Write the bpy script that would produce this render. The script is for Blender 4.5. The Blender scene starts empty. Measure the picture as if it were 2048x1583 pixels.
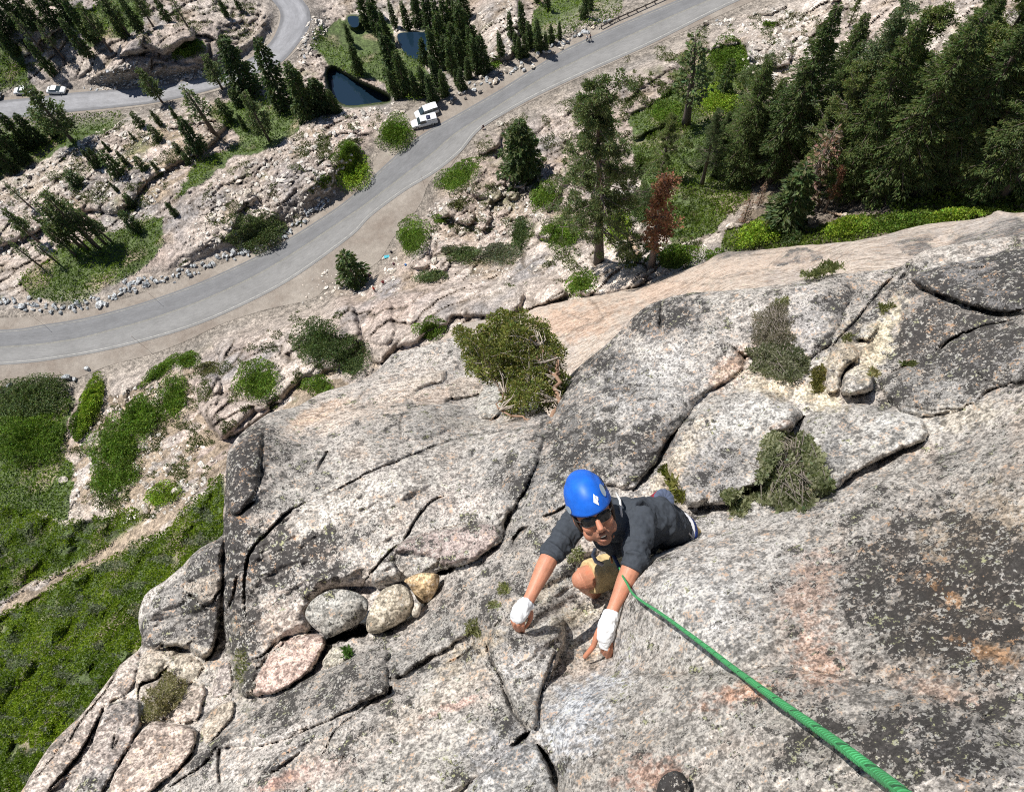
import bpy, bmesh, math, random
import numpy as np
from mathutils import Vector, Matrix
sc = bpy.context.scene
# ------------------------------------------------------------------ camera, sky, sun, exposure
FPX, CX, CY, CAMZ = 1555.0, 1024.0, 791.5, 125.0      # focal length and centre in pixels of the 2048 px frame; road is z = 0
DN = np.array([146., 609., FPX]); DN /= np.linalg.norm(DN)          # straight down in camera axes (right, down, forward)
HF = np.array([0, 0, 1.]) - DN[2]*DN; HF /= np.linalg.norm(HF)
XR = np.cross(DN, HF)
M3 = np.array([XR, HF, -DN])                                        # rows: world x, y, z in camera axes
CAM = np.array([0, 0, CAMZ])
cam = bpy.data.cameras.new('camera'); cam.sensor_fit = 'HORIZONTAL'; cam.sensor_width = 36
cam.lens = 36*FPX/2048; cam.clip_start = 0.05; cam.clip_end = 6000
co = bpy.data.objects.new('camera', cam); sc.collection.objects.link(co); sc.camera = co
r_, d_, f_ = M3[:, 0], M3[:, 1], M3[:, 2]
co.matrix_world = Matrix([[r_[i], -d_[i], -f_[i], CAM[i]] for i in range(3)] + [[0, 0, 0, 1]])
SUN = np.array([-0.61, 0.79, 0]); SUN /= np.linalg.norm(SUN)
EL = math.radians(60); SUN = np.array([SUN[0]*math.cos(EL), SUN[1]*math.cos(EL), math.sin(EL)])
w = bpy.data.worlds.new("World"); sc.world = w; w.use_nodes = True
nt = w.node_tree; nt.nodes.clear()
sky = nt.nodes.new('ShaderNodeTexSky'); sky.sky_type = 'NISHITA'; sky.sun_disc = False
sky.sun_elevation = EL; sky.sun_rotation = math.atan2(SUN[0], SUN[1]); sky.altitude = 2100
bg = nt.nodes.new('ShaderNodeBackground'); bg.inputs[1].default_value = 0.07
ow = nt.nodes.new('ShaderNodeOutputWorld'); nt.links.new(sky.outputs[0], bg.inputs[0]); nt.links.new(bg.outputs[0], ow.inputs[0])
sl = bpy.data.lights.new('sun', 'SUN'); sl.energy = 4.6; sl.angle = math.radians(0.5); sl.color = (1, .965, .91)
so = bpy.data.objects.new('sun', sl); sc.collection.objects.link(so)
so.rotation_euler = Vector(SUN).to_track_quat('Z', 'Y').to_euler(); so.location = (-60, 80, 260)
sc.view_settings.view_transform = 'Standard'; sc.view_settings.look = 'None'; sc.view_settings.gamma = 1
sc.view_settings.exposure = 0.5
sc.cycles.use_denoising = False; sc.cycles.pixel_filter_type = 'BLACKMAN_HARRIS'; sc.cycles.filter_width = 1.1; sc.cycles.max_bounces = 6; sc.cycles.diffuse_bounces = 2; sc.cycles.transparent_max_bounces = 4

# ------------------------------------------------------------------ maths helpers
def rays(u, v):
    u = np.asarray(u, float); v = np.asarray(v, float)
    c = np.stack([u-CX, v-CY, np.full(u.shape, FPX)], -1)
    return c @ M3.T / FPX
def P(u, v, t): return CAM + rays(u, v)*np.asarray(t, float)[..., None]
def PV(u, v, t): return Vector(P(u, v, t))
def project(p):
    q = (np.asarray(p)-CAM) @ M3; return q[..., 0]/q[..., 2]*FPX+CX, q[..., 1]/q[..., 2]*FPX+CY
def hsh(ix, iy, s):
    ix = ix.astype(np.int64); iy = iy.astype(np.int64)
    h = (ix*374761393 + iy*668265263 + s*982451653) & 0xffffffff
    h = ((h ^ (h >> 13))*1274126177) & 0xffffffff
    h = ((h ^ (h >> 15))*2246822519) & 0xffffffff
    return ((h ^ (h >> 16)) & 0xffffff)/float(0xffffff)
def vn(x, y, s=0):
    xi = np.floor(x); yi = np.floor(y); fx = x-xi; fy = y-yi
    fx = fx*fx*(3-2*fx); fy = fy*fy*(3-2*fy)
    a = hsh(xi, yi, s); b = hsh(xi+1, yi, s); c = hsh(xi, yi+1, s); d = hsh(xi+1, yi+1, s)
    return (a+(b-a)*fx)*(1-fy)+(c+(d-c)*fx)*fy
def fbm(x, y, o=4, s=0, r=.5):
    x = np.asarray(x, float); y = np.asarray(y, float)
    t = 0; a = 1; n = 0
    for i in range(o):
        t = t+a*(vn(x, y, s+i*7)-.5); n += a; a *= r; x, y = (x*1.62-y*1.18)+3.1, (x*1.18+y*1.62)+1.7
    return 2*t/n                      # about -1..1
def worley(x, y, s=0, j=.9):
    xi = np.floor(x); yi = np.floor(y)
    f1 = np.full(x.shape, 9.); f2 = np.full(x.shape, 9.); r = np.zeros(x.shape)
    for dx in (-1, 0, 1):
        for dy in (-1, 0, 1):
            cx = xi+dx; cy = yi+dy
            px = cx+.5+(hsh(cx, cy, s)-.5)*j; py = cy+.5+(hsh(cx, cy, s+5)-.5)*j
            d = np.hypot(x-px, y-py); rr = hsh(cx, cy, s+11)
            m = d < f1
            f2 = np.where(m, f1, np.minimum(f2, d)); r = np.where(m, rr, r); f1 = np.where(m, d, f1)
    return f1, f2, r
def inpoly(u, v, poly):
    r = np.zeros(u.shape, bool); p = np.asarray(poly, float); q = np.roll(p, -1, 0)
    for (x0, y0), (x1, y1) in zip(p, q):
        if y0 == y1: continue
        c = (y0 > v) != (y1 > v)
        r ^= c & (u < (x1-x0)*(v-y0)/(y1-y0)+x0)
    return r
def dseg(u, v, pts, closed=False, near=False):
    p = np.asarray(pts, float); q = np.roll(p, -1, 0)
    if not closed: p = p[:-1]; q = q[:-1]
    best = np.full(u.shape, 1e9); bx = np.array(u, float); by = np.array(v, float); along = np.zeros(u.shape)
    for i, ((x0, y0), (x1, y1)) in enumerate(zip(p, q)):
        dx, dy = x1-x0, y1-y0; L = dx*dx+dy*dy+1e-9
        k = np.clip(((u-x0)*dx+(v-y0)*dy)/L, 0, 1); nx = x0+k*dx; ny = y0+k*dy
        d = np.hypot(u-nx, v-ny); m = d < best
        best = np.where(m, d, best)
        if near: bx = np.where(m, nx, bx); by = np.where(m, ny, by)
        along = np.where(m, (i+k)/len(p), along)
    return (best, bx, by) if near else (best, along)
def sm(x): x = np.clip(x, 0, 1); return x*x*(3-2*x)
def tps(pts, lam=0.0):
    pts = np.asarray(pts, float); X = pts[:, :2]/1000.; z = pts[:, 2]; n = len(z)
    def U(r2): return np.where(r2 > 1e-12, .5*r2*np.log(np.maximum(r2, 1e-12)), 0)
    K = U(((X[:, None]-X[None])**2).sum(-1))+lam*np.eye(n)
    Q = np.c_[np.ones(n), X]; A = np.zeros((n+3, n+3)); A[:n, :n] = K; A[:n, n:] = Q; A[n:, :n] = Q.T
    w = np.linalg.solve(A, np.r_[z, 0, 0, 0])
    def f(u, v):
        x = np.asarray(u, float)/1000.; y = np.asarray(v, float)/1000.
        r = w[n]+w[n+1]*x+w[n+2]*y
        for i in range(n): r = r+w[i]*U((x-X[i, 0])**2+(y-X[i, 1])**2)
        return r
    return f
def smoothline(pts, n, closed=False):
    p = np.asarray(pts, float)
    if closed: p = np.r_[p[-1:], p, p[:2]]
    else: p = np.r_[2*p[:1]-p[1:2], p, 2*p[-1:]-p[-2:-1]]
    out = []
    L = [np.linalg.norm(p[i+1][:2]-p[i][:2]) for i in range(1, len(p)-2)]; tot = sum(L)
    for i in range(1, len(p)-2):
        m = max(1, round(n*L[i-1]/tot))
        for k in range(m):
            t = k/m; a, b, c, d = p[i-1:i+3]
            out.append(.5*(2*b+(c-a)*t+(2*a-5*b+4*c-d)*t*t+(3*b-a-3*c+d)*t**3))
    if not closed: out.append(p[-2])
    return np.array(out)
def resample(p, n):
    p = np.asarray(p, float); s = np.r_[0, np.cumsum(np.hypot(*np.diff(p[:, :2], axis=0).T))]; q = np.linspace(0, s[-1], n)
    return np.stack([np.interp(q, s, p[:, i]) for i in range(p.shape[1])], -1)
def chaikin(p, n=1):
    p = np.asarray(p, float)
    for _ in range(n): q = np.roll(p, -1, 0); p = np.stack([p*.8+q*.2, p*.2+q*.8], 1).reshape(-1, 2)
    return p
Z1 = lambda *a: [(x/2.926, y/2.926) for x, y in a]
Z2 = lambda *a: [(600+x/2.926, y/2.926) for x, y in a]
Z3 = lambda *a: [(1250+x/2.5526, y/2.5526) for x, y in a]
Z4 = lambda *a: [(x/2.926, 400+y/2.926) for x, y in a]
Z5 = lambda *a: [(600+x/2.926, 400+y/2.926) for x, y in a]
ZB = lambda *a: [(400+x/2.474, 760+y/2.474) for x, y in a]
ZL = lambda *a: [(400+x/2.56, 1200+y/2.56) for x, y in a]
ZR = lambda *a: [(1200+x/2.415, 500+y/2.415) for x, y in a]
ZF = lambda *a: [(1200+x/2.415, 983+y/2.415) for x, y in a]
ZK = lambda *a: [(x/2.317, 900+y/2.317) for x, y in a]

# ------------------------------------------------------------------ mesh and object helpers
def mk(name, V, F, mat, parent=None, col=None, smooth=True, attrs=None, loc=None):
    me = bpy.data.meshes.new(name)
    V = np.asarray(V, np.float32).reshape(-1, 3)
    if isinstance(F, np.ndarray):
        n, k = F.shape; me.vertices.add(len(V)); me.vertices.foreach_set('co', V.ravel())
        me.loops.add(n*k); me.loops.foreach_set('vertex_index', F.astype(np.int32).ravel())
        me.polygons.add(n); me.polygons.foreach_set('loop_start', np.arange(0, n*k, k, dtype=np.int32))
        me.update(calc_edges=True)
    else: me.from_pydata([tuple(map(float, p)) for p in V], [], [tuple(map(int, f)) for f in F]); me.update()
    if col is not None:
        a = me.color_attributes.new('Col', 'FLOAT_COLOR', 'POINT'); c = np.ones((len(V), 4), np.float32)
        c[:, :3] = np.broadcast_to(col, (len(V), 3)); a.data.foreach_set('color', c.ravel())
    for k_, val in (attrs or {}).items():
        if np.ndim(val) == 2: a = me.attributes.new(k_, 'FLOAT_VECTOR', 'POINT'); a.data.foreach_set('vector', np.asarray(val, np.float32).ravel()); continue
        a = me.attributes.new(k_, 'FLOAT', 'POINT'); a.data.foreach_set('value', np.asarray(val, np.float32).ravel())
    me.polygons.foreach_set('use_smooth', np.full(len(me.polygons), smooth))
    if mat: me.materials.append(mat)
    o = bpy.data.objects.new(name, me); sc.collection.objects.link(o)
    if parent: o.parent = parent
    if loc is not None: o.location = loc
    return o
def tag(o, label=None, cat=None, group=None, kind=None):
    if label: o['label'] = label
    if cat: o['category'] = cat
    if group: o['group'] = group
    if kind: o['kind'] = kind
    return o
def empty(name, loc=(0, 0, 0), label=None, cat=None, group=None, rz=0):
    o = bpy.data.objects.new(name, None); sc.collection.objects.link(o); o.location = loc; o.rotation_euler = (0, 0, rz)
    o.empty_display_size = .2
    return tag(o, label, cat, group)
def copy_tree(o, parent=None):
    c = o.copy(); sc.collection.objects.link(c)
    if parent: c.parent = parent
    for ch in list(o.children): copy_tree(ch, c)
    return c
class MB:
    def __init__(s): s.V = []; s.F = []; s.C = []; s.n = 0
    def add(s, V, F, c=(.5, .5, .5)):
        V = np.asarray(V, float).reshape(-1, 3); s.V.append(V); s.F += [tuple(int(i)+s.n for i in f) for f in F]
        s.C.append(np.broadcast_to(np.asarray(c, float), (len(V), 3))); s.n += len(V); return s
    def tube(s, pts, rad, k=8, c=(.5, .5, .5), cap=True):
        pts = np.asarray(pts, float); n = len(pts); rad = np.broadcast_to(np.asarray(rad, float), (n,))
        tn = np.gradient(pts, axis=0) if n > 2 else np.repeat(pts[1:]-pts[:1], 2, 0)
        tn /= np.linalg.norm(tn, axis=1)[:, None]+1e-12
        a = np.array([0, 0, 1.]) if abs(tn[0][2]) < .9 else np.array([1., 0, 0])
        V = []; x = np.cross(tn[0], a); x /= np.linalg.norm(x)
        for i in range(n):
            x = x-tn[i]*x.dot(tn[i]); x /= np.linalg.norm(x)+1e-12; y = np.cross(tn[i], x)
            for j in range(k):
                th = 2*math.pi*j/k; V.append(pts[i]+rad[i]*(math.cos(th)*x+math.sin(th)*y))
        F = [(i*k+j, i*k+(j+1) % k, (i+1)*k+(j+1) % k, (i+1)*k+j) for i in range(n-1) for j in range(k)]
        if cap: F += [tuple(range(k))[::-1], tuple((n-1)*k+j for j in range(k))]
        return s.add(V, F, c)
    def box(s, c0, hx, hy, hz, ax=None, c=(.5, .5, .5), taper=1.0):
        ax = np.eye(3) if ax is None else np.asarray(ax); V = []
        for z in (-1, 1):
            for (x, y) in ((-1, -1), (1, -1), (1, 1), (-1, 1)):
                k = taper if z > 0 else 1
                V.append(np.asarray(c0)+ax[0]*x*hx*k+ax[1]*y*hy*k+ax[2]*z*hz)
        return s.add(V, [(3, 2, 1, 0), (4, 5, 6, 7), (0, 1, 5, 4), (1, 2, 6, 5), (2, 3, 7, 6), (3, 0, 4, 7)], c)
    def ball(s, c0, r, ax=None, nu=16, nv=10, c=(.5, .5, .5), fn=None):
        ax = np.eye(3) if ax is None else np.asarray(ax); r = np.broadcast_to(np.asarray(r, float), (3,)); V = []
        for i in range(nv+1):
            ph = math.pi*i/nv
            for j in range(nu):
                th = 2*math.pi*j/nu
                p = np.array([math.sin(ph)*math.cos(th), math.sin(ph)*math.sin(th), math.cos(ph)])
                if fn: p = fn(p)
                p = p*r; V.append(np.asarray(c0)+ax[0]*p[0]+ax[1]*p[1]+ax[2]*p[2])
        F = [(i*nu+j, (i+1)*nu+j, (i+1)*nu+(j+1) % nu, i*nu+(j+1) % nu) for i in range(nv) for j in range(nu)]
        return s.add(V, F, c)
    def build(s, name, mat, parent=None, smooth=True, loc=None):
        return mk(name, np.concatenate(s.V), s.F, mat, parent, np.concatenate(s.C), smooth, loc=loc)

# ------------------------------------------------------------------ materials
def newmat(name):
    m = bpy.data.materials.new(name); m.use_nodes = True; nt = m.node_tree; return m, nt, nt.nodes['Principled BSDF']
def N(nt, t, **kw):
    n = nt.nodes.new(t)
    for k, v in kw.items(): setattr(n, k, v)
    return n
def noise(nt, co_, scale, detail=4, rough=.6, dist=0):
    n = N(nt, 'ShaderNodeTexNoise'); n.inputs['Scale'].default_value = scale; n.inputs['Detail'].default_value = detail
    n.inputs['Roughness'].default_value = rough; n.inputs['Distortion'].default_value = dist; nt.links.new(co_, n.inputs['Vector']); return n.outputs['Fac']
def ramp(nt, fac, stops, mode='LINEAR'):
    n = N(nt, 'ShaderNodeValToRGB'); n.color_ramp.interpolation = mode; e = n.color_ramp.elements
    while len(e) < len(stops): e.new(.5)
    for x, (p, c) in zip(e, stops): x.position = p; x.color = (*(c if hasattr(c, '__len__') else (c, c, c)), 1)
    nt.links.new(fac, n.inputs[0]); return n.outputs[0]
def mixc(nt, mode, fac, a, b):
    n = N(nt, 'ShaderNodeMix', data_type='RGBA', blend_type=mode)
    for i, x in ((0, fac), (6, a), (7, b)):
        if hasattr(x, 'is_linked') or hasattr(x, 'links'): nt.links.new(x, n.inputs[i])
        else: n.inputs[i].default_value = x if i == 0 else (*x, 1)
    return n.outputs[2]
def math_(nt, op, a, b=0.0, c=None):
    n = N(nt, 'ShaderNodeMath', operation=op)
    for i, x in enumerate((a, b, c)):
        if x is None: continue
        if hasattr(x, 'links'): nt.links.new(x, n.inputs[i])
        else: n.inputs[i].default_value = x
    return n.outputs[0]
def vcol(nt): return N(nt, 'ShaderNodeAttribute', attribute_name='Col').outputs['Color']
def objco(nt): return N(nt, 'ShaderNodeTexCoord').outputs['Object']
def bump(nt, b, h, strength=.5, dist=.05):
    n = N(nt, 'ShaderNodeBump'); n.inputs['Strength'].default_value = strength; n.inputs['Distance'].default_value = dist
    nt.links.new(h, n.inputs['Height']); nt.links.new(n.outputs[0], b.inputs['Normal'])
def rock_mat(name, sc_, bd=.02, lich=True, tex=None, dark=(.075, .068, .066), low=.54, high=1.42, bs=.7, macro=.12):
    """granite: three sizes of crisp light and dark grains, and crusts of dark lichen made of the same speckle"""
    m, nt, b = newmat(name); v = objco(nt) if not tex else N(nt, 'ShaderNodeAttribute', attribute_name=tex).outputs['Vector']; c = vcol(nt)
    nm = noise(nt, v, macro*sc_[0], 6, .7)
    a = noise(nt, v, sc_[0], 4, .75); d = noise(nt, v, sc_[1], 3, .7); e = noise(nt, v, sc_[2], 2, .6)
    c = mixc(nt, 'MULTIPLY', 1, c, ramp(nt, nm, [(.34, .82), (.5, 1.0), (.66, 1.16)]))
    for f, (lo, hi) in ((a, (.66, 1.26)), (d, (low, high)), (e, (low+.04, high-.05))):
        c = mixc(nt, 'MULTIPLY', 1, c, ramp(nt, f, [(.415, lo), (.46, .90), (.53, 1.04), (.575, hi)]))
    if lich:
        la = N(nt, 'ShaderNodeAttribute', attribute_name='lich').outputs['Fac']
        s = math_(nt, 'ADD', math_(nt, 'MULTIPLY', nm, .30), math_(nt, 'ADD', math_(nt, 'MULTIPLY', a, .36), math_(nt, 'ADD', math_(nt, 'MULTIPLY', d, .24), math_(nt, 'MULTIPLY', e, .10))))
        s = math_(nt, 'ADD', s, math_(nt, 'MULTIPLY_ADD', la, .150, -.093))
        f = ramp(nt, s, [(.495, 0), (.512, 1)])
        c = mixc(nt, 'MIX', math_(nt, 'MULTIPLY', f, .94), c, dark)
        fl = math_(nt, 'MULTIPLY', ramp(nt, d, [(.525, 0), (.56, 1)]), ramp(nt, e, [(.46, 0), (.53, 1)]))
        c = mixc(nt, 'MIX', math_(nt, 'MULTIPLY', fl, .66), c, ramp(nt, a, [(.40, (.50, .30, .17)), (.47, (.54, .49, .42)), (.56, (.52, .50, .47)), (.64, (.46, .46, .24))]))
    nt.links.new(c, b.inputs['Base Color']); b.inputs['Roughness'].default_value = .85
    b.inputs['Specular IOR Level'].default_value = .25
    bump(nt, b, math_(nt, 'ADD', a, math_(nt, 'MULTIPLY', d, .5)), bs, bd)
    return m
def simple(name, color=None, rough=.6, metal=0, var=.12, scale=20, bd=0, spec=.4):
    m, nt, b = newmat(name); oc = objco(nt); n1 = noise(nt, oc, scale, 4, .6)
    c = vcol(nt) if color is None else None
    g = ramp(nt, n1, [(.3, 1-var), (.7, 1+var)])
    if color is None: c = mixc(nt, 'MULTIPLY', 1, c, g)
    else:
        rgb = N(nt, 'ShaderNodeRGB'); rgb.outputs[0].default_value = (*color, 1); c = mixc(nt, 'MULTIPLY', 1, rgb.outputs[0], g)
    nt.links.new(c, b.inputs['Base Color']); b.inputs['Roughness'].default_value = rough; b.inputs['Metallic'].default_value = metal
    b.inputs['Specular IOR Level'].default_value = spec
    if bd: bump(nt, b, n1, .5, bd)
    return m
def leaf_mat(name, trans=.35):
    m, nt, b = newmat(name); oc = objco(nt); c = vcol(nt)
    c = mixc(nt, 'MULTIPLY', 1, c, ramp(nt, noise(nt, oc, 1.3, 3), [(.3, .85), (.7, 1.35)]))
    nt.links.new(c, b.inputs['Base Color']); b.inputs['Roughness'].default_value = .55; b.inputs['Specular IOR Level'].default_value = .25
    t = N(nt, 'ShaderNodeBsdfTranslucent'); nt.links.new(mixc(nt, 'MULTIPLY', 1, c, (1.1, 1.3, .6)), t.inputs[0])
    mx = N(nt, 'ShaderNodeMixShader'); mx.inputs[0].default_value = trans
    nt.links.new(b.outputs[0], mx.inputs[1]); nt.links.new(t.outputs[0], mx.inputs[2]); nt.links.new(mx.outputs[0], nt.nodes['Material Output'].inputs[0])
    return m
M_NEAR = rock_mat('near_granite', (26, 86, 240), .008, tex='grain', dark=(.030, .027, .026))
M_FARSLAB = rock_mat('far_granite', (.9, 3, 9), .10, low=.7, high=1.25)
M_GROUND = rock_mat('ground', (.7, 2.2, 6), .3, lich=False, low=.66, high=1.24)
M_BOULDER = rock_mat('boulder_granite', (1.2, 4, 12), .06, lich=False, low=.62)
M_SMALLROCK = rock_mat('stone_granite', (8, 26, 80), .015, lich=False)
M_LEAF = leaf_mat('leaf'); M_BARK = simple('bark', None, .9, 0, .3, 9, .02)
M_PAINT = simple('car_paint', None, .3, 0, .03, 3, spec=.6); M_GLASS = simple('car_glass', (.03, .045, .05), .08, 0, .1, 2, spec=.8)
M_RUBBER = simple('rubber', (.03, .03, .03), .8); M_STEEL = simple('weathered_steel', (.09, .075, .065), .6, .3, .3, 4)
M_CLOTH = simple('cloth', None, .85, 0, .12, 60, .002); M_MATT = simple('painted_matt', None, .6)
# ================================================================== the valley floor: heights
VH = tps([(300,520,-1),(400,450,1),(600,330,.5),(500,400,0),(720,300,0),(620,400,0),(350,540,0),(520,240,-8),(330,300,-6),(150,350,-8),(80,460,-6),(0,500,-5),(100,530,-3),
 (400,110,-8),(330,80,-7),(250,150,-8),(100,100,-9),(50,30,-4),(500,60,-11),(720,120,-14),(900,100,-13),(1000,60,-6),(1150,20,-8),(1250,0,-4),
 (780,200,-6),(1050,100,-2),(1100,230,3),(950,350,3),(900,450,4),(1000,480,8),(1200,520,24),(1050,540,16),(850,560,9),(700,560,3),(1300,250,12),
 (1250,150,4),(1450,60,4),(1550,100,9),(1400,350,22),(1350,480,30),(1600,300,28),(1600,460,40),(1900,400,48),(1900,100,30),(2048,50,35),(1700,50,14),
 (2300,300,55),(1600,-200,0),(2300,-200,25),(900,-250,-22),(400,-300,-22),(0,-300,-16),(450,700,2),(300,760,3),(600,660,5),(850,620,14),(500,800,9),
 (650,760,14),(200,820,2),(0,820,-1),(350,880,9),(0,1000,1),(100,1050,5),(300,1000,14),(420,1000,20),(200,1150,14),(0,1200,9),(400,1100,26),(300,1300,34),
 (100,1300,20),(0,1500,24),(-200,900,-4),(-300,1500,10),(100,1550,34),(700,900,30),(1000,900,40),(2000,1200,58),(1000,1700,48),(0,700,0),(400,600,0),
 (700,430,0),(950,240,0),(1200,100,0),(1400,20,0),(0,220,-12),(300,190,-12),(290,160,-11.5),(420,140,-11.5),(180,170,-11.5),(530,80,-12),(500,130,-12),(600,40,-13),(-300,250,-12),(-300,690,0),(-300,450,-6)], .0004)
MU = Z4((-880,785),(0,770),(250,740),(500,700),(700,650),(900,590),(1150,500),(1400,390),(1600,290),(1800,170),(2048,0))+Z2((520,960),(700,810),(960,660),(1200,520),(1500,330),(1700,230),(2048,80),(2240,0),(2700,-200))
MC = Z4((-880,880),(0,860),(400,820),(650,760),(900,690),(1200,580),(1500,440),(1750,290),(2048,90))+Z2((420,1170),(760,910),(900,790),(1100,660),(1350,500),(1500,415),(2048,155),(2400,0),(2900,-210))
MLo = Z4((-880,980),(0,950),(400,905),(750,835),(1100,735),(1400,610),(1700,450),(2048,200))+Z2((400,1260),(600,1110),(780,1000),(930,880),(1030,760),(1180,660),(1400,540),(1700,400),(2048,245),(2500,20),(3000,-200))
CORR = Z4((-880,720),(0,690),(250,680),(500,650),(700,590),(900,520),(1150,430),(1400,340),(1600,240),(1800,120),(2048,-45))+Z2((480,880),(560,700),(640,640),(900,560),(1200,440),(1480,280),(1700,150),(2048,30),(2240,-60),(2700,-280),(3050,-170),(2500,70),(2048,275),(1700,425),(1400,570),(1180,680),(1060,745),(940,895),(860,1000),(760,1050),(700,1210),(560,1370),(470,1520))+Z5((430,380),(300,470),(180,470),(110,560))+Z4((1800,590),(1550,640),(1300,720),(1100,820),(900,900),(620,970),(440,1050),(200,1080),(0,1120),(-880,1150))
UU = Z1((-1000,640),(0,588),(400,545),(850,508),(1150,460),(1280,425),(1430,360),(1560,270),(1620,180),(1640,80),(1590,0),(1480,-120),(1350,-260))
UL = Z1((-1000,760),(0,697),(400,657),(900,602),(1250,522),(1480,440),(1640,370),(1750,250),(1812,150),(1810,60),(1770,0),(1660,-140),(1500,-300))
UCORR = [(x, y-5) for x, y in UU]+[(x+3, y+5) for x, y in UL][::-1]
POND = [Z2((165,460),(190,405),(330,480),(480,550),(520,585),(420,605),(270,615),(200,560)), Z2((585,220),(640,200),(750,205),(760,230),(715,335),(640,325)), Z2((285,105),(340,105),(335,150),(300,150))]
# rock masses that stand proud of the valley: polygon, height m, rounding px
VM = [(Z4((1230,850),(1290,760),(1480,740),(1700,640),(1880,560),(2048,580),(2100,900),(1760,1060),(1650,1180),(1500,1240),(1310,1390),(1240,1340),(1160,1200),(1130,1050),(1280,960)),3.2,26),
 (Z5((130,700),(210,600),(480,560),(640,520),(1250,470),(1290,640),(1250,680),(900,690),(860,740),(720,800),(680,850),(560,870),(450,960),(330,830),(140,820)),3.5,22),
 (Z5((420,720),(470,620),(530,600),(550,800),(480,840),(400,820)),1.5,12),
 (Z5((1265,500),(1360,445),(1540,510),(1560,560),(1460,600),(1300,640)),3.0,5),
 (Z5((1630,440),(1800,370),(2000,400),(1990,500),(1700,570),(1600,520)),2.6,14),
 (Z4((1130,1050),(1250,1000),(1290,1100),(1260,1190),(1180,1160)),1.6,14),
 (Z4((1180,1220),(1300,1150),(1540,1200),(1560,1250),(1310,1400),(1250,1340)),3.0,10),
 (Z4((600,1000),(760,930),(1000,910),(900,1030),(760,1100),(740,1200),(660,1150)),1.2,14),
 (Z1((690,320),(720,250),(960,140),(1110,150),(1150,230),(1050,270),(960,330),(880,300),(760,330)),4.0,14),
 (Z1((500,480),(600,400),(700,330),(900,330),(1000,370),(1190,380),(1190,405),(850,460),(640,490)),1.7,10),
 (Z1((1250,330),(1480,200),(1560,20),(1640,100),(1600,190),(1500,290),(1420,340),(1240,400)),1.6,14),
 (Z1((-300,1150),(170,1000),(340,850),(640,740),(760,680),(960,620),(1190,560),(1350,700),(1200,880),(900,1040),(700,1250),(500,1240),(0,1450),(-300,1500)),3.0,24),
 (Z1((820,1580),(1030,1240),(1230,1050),(1450,900),(1640,820),(1800,710),(2048,620),(2100,900),(2040,1100),(1830,1280),(1600,1390),(1300,1450),(1050,1560)),1.3,20),
 (Z2((0,830),(0,720),(250,640),(520,590),(700,620),(670,640),(640,700),(440,740),(430,890),(250,1000),(180,1100),(0,1290)),1.2,18),
 (Z1((1560,1040),(1640,960),(1900,900),(1960,1040),(1880,1250),(1560,1280)),1.1,12),
 (Z1((1280,1300),(1290,1120),(1400,1100),(1510,1150),(1420,1230),(1360,1350)),1.6,9),
 (Z2((1030,60),(1100,0),(1260,-20),(1290,150),(1240,330),(1110,350),(1050,200)),4.0,14),
 (Z2((930,560),(960,500),(1180,400),(1300,330),(1560,240),(1500,290),(1150,470),(960,570)),1.4,8),
 (Z2((1180,650),(1500,560),(1700,400),(2048,290),(2300,180),(2350,300),(2050,480),(1900,600),(1780,560),(1500,700),(1300,820),(1210,720)),1.6,30),
 (Z2((930,890),(1060,750),(1180,690),(1170,830),(1080,900)),3.2,7), (Z2((1080,800),(1150,780),(1165,850),(1090,870)),1.6,5),
 (Z2((860,950),(940,900),(1050,900),(1000,950),(860,1010),(800,1050)),1.2,9),
 (Z2((1000,1020),(1080,960),(1200,920),(1220,1000),(1180,1150),(1120,1180),(1000,1140)),2.4,9),
 (Z2((800,1180),(900,1170),(1010,1240),(980,1320),(880,1280),(820,1280)),2.6,8), (Z2((1040,1190),(1110,1180),(1120,1300),(1060,1340)),2.2,7),
 (Z2((1180,1060),(1290,1050),(1310,1100),(1210,1110)),1.6,5), (Z2((1200,1130),(1280,1120),(1240,1180)),1.6,5),
 (Z2((1400,1000),(1520,950),(1560,1050),(1450,1240),(1400,1100)),2.0,8),
 (Z2((640,1560),(700,1430),(740,1440),(760,1500),(740,1560)),2.0,6), (Z2((740,1530),(860,1500),(880,1560),(800,1600)),1.4,5),
 (Z2((1360,1260),(1440,1250),(1500,1330),(1450,1400),(1380,1370)),2.4,5),
 (Z3((380,200),(640,150),(880,150),(960,230),(1000,340),(840,450),(700,450),(620,330),(600,230),(400,260)),2.2,20),
 (Z3((-10,560),(60,330),(180,240),(440,180),(580,210),(560,250),(380,280),(330,320),(300,400),(230,480),(100,560)),1.8,24),
 (Z3((620,240),(680,160),(780,150),(860,230),(830,330),(690,340)),2.6,8),
 (Z3((540,20),(640,0),(820,10),(800,60),(680,80),(560,90),(470,110)),2.5,6), (Z3((350,150),(400,105),(460,100),(470,150),(400,165)),1.6,4),
 (Z3((270,740),(430,690),(400,800),(370,880),(290,820)),2.2,8), (Z3((0,760),(80,780),(60,900),(0,940)),2.0,8),
 (Z3((700,530),(760,500),(830,420),(850,470),(780,560),(720,570)),2.0,7), (Z3((1400,250),(1450,170),(1520,20),(1560,0),(1560,60),(1480,260),(1430,270)),3.0,8),
 (Z3((50,650),(220,580),(240,620),(60,710)),2.0,7), (Z3((640,830),(700,800),(680,900)),1,4)]
VM = [(smoothline(p, 60, True), a, w_) for p, a, w_ in VM]
def pxbox(u, v, poly, pad):
    p = np.asarray(poly); return (u > p[:, 0].min()-pad) & (u < p[:, 0].max()+pad) & (v > p[:, 1].min()-pad) & (v < p[:, 1].max()+pad)
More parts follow.
